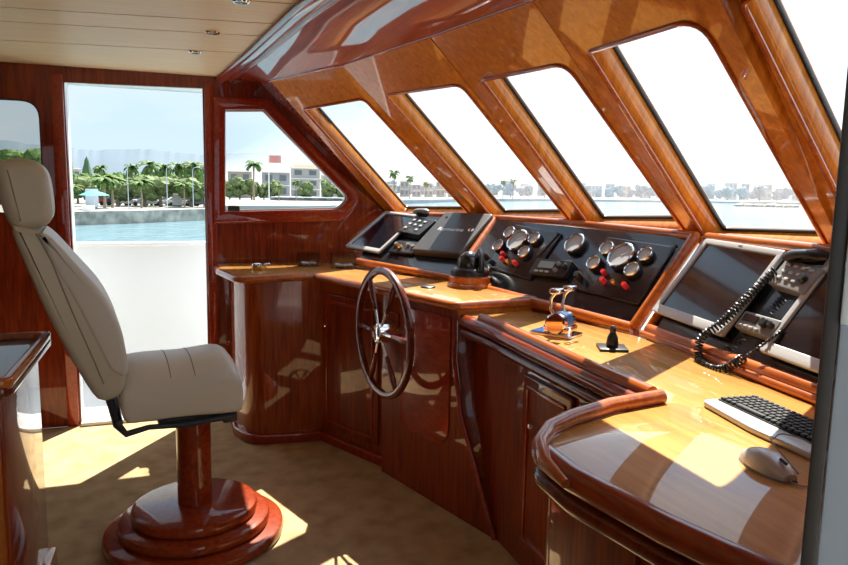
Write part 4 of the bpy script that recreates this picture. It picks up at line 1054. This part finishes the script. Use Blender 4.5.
qf = [gp(u, d - 1.2) for u, d in coast[:5]]; qb = [gp(u, d + .8) for u, d in coast[:5]]
strip('quay_wall', qf, qb, ZWAT - 1, ZG + 0.25, M['stone'], kind='structure')
# hills
def hills(name, ctl, d, mat):
    bm = NB(); prev = None
    us = []
    for i in range(len(ctl) - 1):
        for s in range(10):
            q = s / 10; us.append((ctl[i][0] + (ctl[i + 1][0] - ctl[i][0]) * q, ctl[i][1] + (ctl[i + 1][1] - ctl[i][1]) * q + random.uniform(-.8, .8)))
    row = []
    for u, v in us:
        f = gp(u, d * .8, ZG); t2 = atd(u, v, d); bk = gp(u, d * 1.3, ZG); row.append([bm.verts.new(f), bm.verts.new(t2), bm.verts.new(bk)])
    for a_, b2 in zip(row, row[1:]):
        for j in range(2): bm.faces.new((a_[j], b2[j], b2[j + 1], a_[j + 1]))
    obj(name, bm, mat, kind='structure')
hills('far_hills', [(-200, 150), (0, 140), (63, 148), (100, 150), (150, 149), (200, 155), (260, 152), (330, 160), (380, 172), (470, 180), (560, 182), (660, 186), (850, 189), (1000, 192)], 3500, M['hill'])

rng = random.Random(3)
def tree_proto(label, mat, group, seed, n=22, flat=1.0):
    r2 = random.Random(seed)
    t_ = thing('tree', label, 'tree', (0, 0, 0), group)
    bm = NB(); tube(bm, [(0, 0, 0), (0, 0, .5)], [.05, .035], 6); obj('trunk', bm, M['trunk'], t_)
    bm = NB()
    for k in range(n):
        a_ = r2.random() * 2 * PI; rr = r2.random() ** .5 * .36; z_ = .30 + r2.random() * .5
        ico(bm, (rr * math.cos(a_), rr * math.sin(a_), z_), .14 + r2.random() * .08, 2, (1, 1, .9 * flat), .45, r2)
    obj('crown', bm, M[mat], t_, smooth=False)
    return t_
def put(o, p, s, first, rz=0):
    o.location = p; o.scale = (s, s, s) if not isinstance(s, tuple) else s; o.rotation_euler = (0, 0, rz)
def place_many(proto, spots, zg=ZG, labels=None):
    for i, (u, vtop, d, wf) in enumerate(spots):
        o = proto if i == 0 else copy_tree(proto)
        if labels: o['label'] = labels[i]
        g0 = gp(u, d, zg); h = atd(u, vtop, d).z - zg
        if not isinstance(wf, tuple): wf = (wf, wf)
        put(o, g0, (h * wf[0], h * wf[1], h), i == 0, rng.random() * 6)
tp = tree_proto('broad green tree in the row behind the quay beyond the door', 'leaf', 'green trees behind the quay', 11)
sp = []
for u in range(66, 212, 11): sp.append((u + rng.uniform(-2, 2), 171 + rng.uniform(-3, 4), 128 + rng.uniform(-6, 6), .85))
for u in (-60, -40, -18, 2, 24, 44): sp.append((u, 150 + rng.uniform(-8, 8), 118, 1.0))
place_many(tp, sp)
tp = tree_proto('low olive green tree in front of the taller green row beyond the door', 'leaf2', 'olive green trees on shore', 12)
sp = [(u + rng.uniform(-2, 2), 178 + rng.uniform(-3, 3), 108, 1.25) for u in (70, 92, 118, 143, 160, 190, 203)]
place_many(tp, sp)
tp = tree_proto('low olive green tree among the shore houses in the side window', 'leaf2', 'olive green trees in the side window', 14)
sp = [(u + rng.uniform(-2, 2), 180 + rng.uniform(-4, 4), 180, .9) for u in (230, 241, 250, 262, 275, 305, 328, 342)]
place_many(tp, sp)
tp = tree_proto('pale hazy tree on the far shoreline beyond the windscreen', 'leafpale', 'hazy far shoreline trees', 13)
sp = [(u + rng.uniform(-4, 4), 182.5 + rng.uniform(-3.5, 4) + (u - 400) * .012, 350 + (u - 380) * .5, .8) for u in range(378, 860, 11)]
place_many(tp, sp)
# cypress
def cypress(u, vt, d, label):
    g0 = gp(u, d); h = atd(u, vt, d).z - ZG; t_ = thing('cypress_tree', label, 'tree', g0)
    bm = NB(); tube(bm, [(0, 0, 0), (0, 0, h * .3)], .15, 6); obj('trunk', bm, M['trunk'], t_)
    bm = NB(); r2 = random.Random(5); lathe(bm, [(h * .02, h * .08), (h * .11, h * .25), (h * .12, h * .45), (h * .085, h * .7), (h * .04, h * .9), (0, h)], n=14)
    for v in bm.verts: v.co.x *= 1 + r2.uniform(-.2, .2); v.co.y *= 1 + r2.uniform(-.2, .2)
    obj('crown', bm, M['leafdark'], t_, smooth=False)
cypress(88, 156, 140, 'dark slim cypress rising above the trees beyond the door')
cypress(69, 150, 150, 'tall dark cypress at the left edge of the doorway view')
# palms
def palm_proto(label, group, lean=0, seed=1, big=1.0):
    r2 = random.Random(seed); t_ = thing('palm_tree', label, 'palm tree', (0, 0, 0), group)
    bm = NB(); tube(bm, [(0, 0, 0), (.01, 0, .3), (0, 0, .6), (0, 0, .80)], [.028, .022, .02, .026], 8); obj('trunk', bm, M['trunk'], t_)
    bm = NB()
    for k in range(26):
        a_ = 2 * PI * k / 26 + r2.uniform(-.1, .1); el = r2.uniform(-.35, 1.2); L_ = .26 * big
        prev = None; dr = V((math.cos(a_), math.sin(a_), 0)); sd_ = V((-dr.y, dr.x, 0))
        P_ = V((0, 0, .80)); e_ = el
        for s in range(6):
            w_ = .045 * math.sin(PI * (s + .6) / 6.2)
            a1 = bm.verts.new(P_ + sd_ * w_ - V((0, 0, w_ * .6))); b1 = bm.verts.new(P_); c1 = bm.verts.new(P_ - sd_ * w_ - V((0, 0, w_ * .6)))
            if prev: bm.faces.new((prev[0], prev[1], b1, a1)); bm.faces.new((prev[1], prev[2], c1, b1))
            prev = (a1, b1, c1); P_ = P_ + (dr * math.cos(e_) + V((0, 0, math.sin(e_)))) * L_ / 5; e_ -= .38
    obj('fronds', bm, M['leaf'], t_, smooth=False)
    return t_
pp = palm_proto('bushy palm tree standing on the quay promenade beyond the door', 'palm trees along the quay', big=1.35)
place_many(pp, [(104, 171, 98, (1.5, 1.5)), (112, 174, 101, (1.5, 1.5)), (141, 176, 100, (1.4, 1.4)), (72, 182, 96, (1.5, 1.5)), (184, 180, 104, (1.4, 1.4))], labels=['bushy palm on the quay right behind the notice board', 'bushy palm on the quay just right of the one behind the notice board', 'bushy palm on the quay in the middle of the doorway view', 'bushy palm on the quay at the left jamb of the doorway', 'bushy palm on the quay near the right side of the doorway'])
pp = palm_proto('tall slender palm rising above the trees beyond the door', 'tall palms above the tree line', seed=4)
place_many(pp, [(151, 155, 112, 1.0), (133, 158, 116, .9), (166, 158, 118, .9), (180, 157, 120, .9), (194, 156, 118, 1.0), (101, 160, 122, .8)], labels=['tallest slender palm above the trees, in the middle of the doorway view', 'slender palm above the trees left of the tallest palm', 'slender palm above the trees directly right of the tallest palm', 'slender palm above the trees, second one right of the tallest palm', 'slender palm above the trees beside the right door jamb', 'slender palm above the trees beside the slim cypress'])
pp = palm_proto('palm tree in front of the shore houses seen through the side window', 'palms seen through side window', seed=6)
place_many(pp, [(254, 156, 170, 1.0), (279, 182, 168, 1.2), (296, 178, 172, 1.0), (324, 176, 185, .9)], labels=['tall palm left of the flag in the side window', 'low palm just right of the flagpole in the side window', 'low palm in front of the red roofed shore house', 'palm at the right end of the side window view'])
pp = palm_proto('small palm on the far shore seen through the windscreen', 'palms seen through windscreen', seed=8)
place_many(pp, [(394, 167, 235, .9), (410, 173, 245, .9), (426, 180, 260, 1.0), (503, 178, 330, .9), (513, 177, 330, .9)], labels=['tall palm in the first windscreen pane, left one of two', 'tall palm in the first windscreen pane, right one of two', 'small palm at the right of the first windscreen pane', 'far palm in the second windscreen pane, left one of the pair', 'far palm in the second windscreen pane, right one of the pair'])

# buildings
def building(u0, u1, vt, d, mat, label, group=None, floors=2, roof=None, name='building'):
    a_, b2 = gp(u0, d), gp(u1, d); w_ = (b2 - a_).length; h = atd((u0 + u1) / 2, vt, d).z - ZG; dp_ = w_ * .6
    ang_ = math.atan2((b2 - a_).y, (b2 - a_).x)
    t_ = thing(name, label, 'building', Matrix.Translation((a_ + b2) / 2) @ Matrix.Rotation(ang_, 4, 'Z'), group)
    bm = NB(); box(bm, (0, dp_ / 2, h / 2), (w_, dp_, h)); obj('walls', bm, M[mat], t_, smooth=False)
    nw = max(2, int(w_ / 3.2)); fh = h / floors
    for f in range(floors):
        for k in range(nw):
            bm = NB(); box(bm, (-w_ / 2 + (k + .5) * w_ / nw, -.02, fh * (f + .55)), (w_ / nw * .5, .12, fh * .45)); obj('window', bm, M['pane'], t_, smooth=False)
        bm = NB(); box(bm, (0, -.5, fh * (f + 1) - .1), (w_ * .96, 1.0, .22)); obj('balcony_slab', bm, M['white_paint'], t_, smooth=False)
    if roof:
        bm = NB(); v_ = [bm.verts.new(p) for p in ((-w_ * .54, -.4, h), (w_ * .54, -.4, h), (w_ * .54, dp_, h), (-w_ * .54, dp_, h), (-w_ * .3, dp_ / 2, h + w_ * .13), (w_ * .3, dp_ / 2, h + w_ * .13))]
        for f_ in ((0, 1, 5, 4), (1, 2, 5), (2, 3, 4, 5), (3, 0, 4), (3, 2, 1, 0)): bm.faces.new([v_[i] for i in f_])
        obj('roof', bm, M['roofred'], t_, smooth=False)
building(291, 320, 168, 200, 'bld', 'two storey shore house with red roof right of the flag', floors=3, roof=True)
building(262, 290, 172, 215, 'bld3', 'grey shore house behind the flag in the side window', floors=2)
building(228, 252, 171, 210, 'bld2', 'tan shore house at the left of the side window', floors=2)
building(321, 350, 175, 215, 'bld', 'pale low house at the right of the side window', floors=2)
building(270, 345, 197, 176, 'bld3', 'long low waterfront pavilion with dark awnings in the side window', floors=1)
k = 0
for u0 in range(352, 480, 12):
    building(u0, u0 + 9, 183 + rng.uniform(-5, 3), 310 + (u0 - 350) * .5, ('bld', 'bld2', 'bld3')[k % 3], 'hazy waterfront house on far shore left of windscreen centre', 'waterfront houses left of centre', floors=2, roof=k % 4 == 0); k += 1
for u0 in range(486, 850, 17):
    building(u0, u0 + rng.uniform(8, 15), 182 + rng.uniform(-3, 3) + (u0 - 480) * .014, 640 + (u0 - 480) * .25, ('bld3', 'bld', 'bld3', 'bld2')[k % 4], 'pale block of the far town beyond the water', 'far town blocks', floors=2); k += 1
building(64, 82, 168, 170, 'bld', 'white house peeking over the trees beyond the door', floors=2)
building(176, 205, 164, 190, 'bld2', 'low pale house behind the palms beyond the door', floors=2)

# flag on the shore
g0 = gp(269, 165); zt_ = atd(269, 155, 165).z; t_ = thing('flag', 'faded red flag on a pole seen through the side window', 'flag', g0)
bm = NB(); tube(bm, [(0, 0, 0), (0, 0, zt_ - ZG)], .12, 8); obj('flagpole', bm, M['white_paint'], t_)
bm = NB(); h = zt_ - ZG
for s in range(6):
    x0_, x1_ = s * .45, (s + 1) * .45; y0_, y1_ = .2 * math.sin(s), .2 * math.sin(s + 1)
    box(bm, ((x0_ + x1_) / 2 + .1, (y0_ + y1_) / 2, h - .9), (.47, .05, 1.7), 0, Matrix.Rotation(math.atan2(y1_ - y0_, .45), 3, 'Z'))
obj('flag_cloth', bm, M['flagred'], t_, smooth=False)
# street lamps
sl = thing('street_lamp', 'slim street lamp pole on the quay promenade', 'street lamp', (0, 0, 0), 'street lamps on the quay')
bm = NB(); tube(bm, [(0, 0, 0), (0, 0, 5.2), (.2, 0, 5.5), (.6, 0, 5.6)], [.05, .04, .03, .03], 8); obj('pole', bm, M['signblue'], sl)
bm = NB(); box(bm, (.75, 0, 5.6), (.5, .2, .1), .03); obj('lamp_head', bm, M['white_paint'], sl)
for i, u in enumerate((128, 167, 193)):
    o = sl if i == 0 else copy_tree(sl); o['label'] = 'slim street lamp on the quay, ' + ('left one', 'middle one', 'right one')[i] + ' of the three beyond the door'; o.location = gp(u, 97 + i)
# kiosk boards and parasol
for u0, u1, v0, v1, d, lb, mt_ in ((85, 98, 189, 203, 95, 'pale blue notice board on the quay near the palms', 'signblue'), (81, 94, 206, 214, 88, 'grey white utility box at the quay edge', 'white_paint'), (172, 182, 194, 208, 110, 'white van sized kiosk behind the quay on the right', 'carwhite')):
    a_, b2 = gp(u0, d), gp(u1, d); zt_ = atd((u0 + u1) / 2, v0, d).z; w_ = (b2 - a_).length
    t_ = thing('kiosk' if d > 86 and d != 95 else 'notice_board', lb, 'kiosk' if d != 95 else 'sign', Matrix.Translation((a_ + b2) / 2) @ Matrix.Rotation(math.atan2((b2 - a_).y, (b2 - a_).x), 4, 'Z'))
    hh = zt_ - ZG
    bm = NB(); box(bm, (0, 0, hh * .55), (w_, .6 if d == 95 else 1.5, hh * .9), .05); obj('panel', bm, M[mt_], t_)
    bm = NB(); box(bm, (0, 0, hh * .05), (w_ * .8, .3 if d == 95 else 1.3, hh * .1 )); obj('base', bm, M['grey'], t_)
g0 = gp(94, 92); t_ = thing('parasol', 'turquoise beach parasol on the quay', 'parasol', g0)
bm = NB(); tube(bm, [(0, 0, 0), (0, 0, 2.2)], .04, 8); obj('pole', bm, M['white_paint'], t_)
bm = NB(); lathe(bm, [(1.7, 1.75), (1.0, 2.05), (0, 2.35), (0.98, 2.02), (1.66, 1.72)][:3], n=12); obj('canopy', bm, M['teal'], t_)
# cars
def car_proto(mat, label, group):
    t_ = thing('car', label, 'car', (0, 0, 0), group)
    prof_ = [(-2.1, .35), (2.1, .35), (2.15, .75), (1.9, .95), (1.0, 1.02), (.55, 1.45), (-1.1, 1.5), (-1.8, 1.05), (-2.1, .95)]
    me = plate(prof_, 1.65, (), .08); me.transform(Matrix(((1, 0, 0, 0), (0, 0, 1, -.82), (0, 1, 0, 0), (0, 0, 0, 1)))); obj('car_body', me, M[mat], t_)
    me = plate([(.85, 1.03), (.48, 1.40), (-1.05, 1.44), (-1.6, 1.06)], 1.68, (), .01); me.transform(Matrix(((1, 0, 0, 0), (0, 0, 1, -.84), (0, 1, 0, 0), (0, 0, 0, 1)))); obj('car_windows', me, M['pane'], t_)
    for x in (-1.3, 1.35):
        for s in (-1, 1):
            bm = NB(); lathe(bm, [(.33, -.1), (.33, .1)], (x, s * .76, .33), Matrix.Rotation(PI / 2, 3, 'X'), 16); obj('wheel', bm, M['tyre'], t_)
    return t_
bear = math.atan2((gp(200, 105) - gp(80, 105)).y, (gp(200, 105) - gp(80, 105)).x)
for mat, lb, grp, us_ in (('carsilver', 'silver car parked behind the quay promenade', 'silver parked cars', (126, 150, 178)), ('cardark', 'dark car parked among the palms behind the quay', 'dark parked cars', (117, 199)), ('carred', 'red car parked behind the quay near the palms', 'red parked car', (110,)), ('carwhite', 'white car parked behind the quay promenade', 'white parked cars', (137, 164, 188))):
    pr_ = car_proto(mat, lb, grp)
    for i, u in enumerate(us_):
        o = pr_ if i == 0 else copy_tree(pr_)
        o.location = gp(u, 112 + (u % 3)); o.rotation_euler = (0, 0, bear + .05 * (u % 5)); o.scale = (.9, .9, .9)
# breakwater rocks on the right
rk = thing('breakwater_rocks', 'low dark rocks of a breakwater in the water at right', 'rocks', gp(770, 330, ZWAT))
for a0, a1 in ((738, 752), (756, 764), (769, 776), (781, 797)):
    bm = NB(); r2 = random.Random(a0)
    for s in range(6):
        p = gp(a0 + (a1 - a0) * s / 5, 330 + r2.uniform(-4, 4), ZWAT + .2); ico(bm, p, 1.3 + r2.random() * .8, 1, (1.4, 1, .7), .5, r2)
    obj('rock_heap', bm, M['stone'], rk, world=True, smooth=False)

# sea haze over the bay
mt = bpy.data.materials.new('sea haze'); mt.use_nodes = True; n = mt.node_tree; n.nodes.clear()
o_ = n.nodes.new('ShaderNodeOutputMaterial'); vs_ = n.nodes.new('ShaderNodeVolumeScatter'); vs_.inputs['Density'].default_value = 0.0007; vs_.inputs['Color'].default_value = (0.88, 0.94, 1.0, 1)
vs_.inputs['Anisotropy'].default_value = 0.2
n.links.new(vs_.outputs[0], o_.inputs['Volume'])
bm = NB(); box(bm, (1560, 1500, 19), (2990, 2800, 45)); obj('sea_haze', bm, mt, kind='structure', smooth=False)
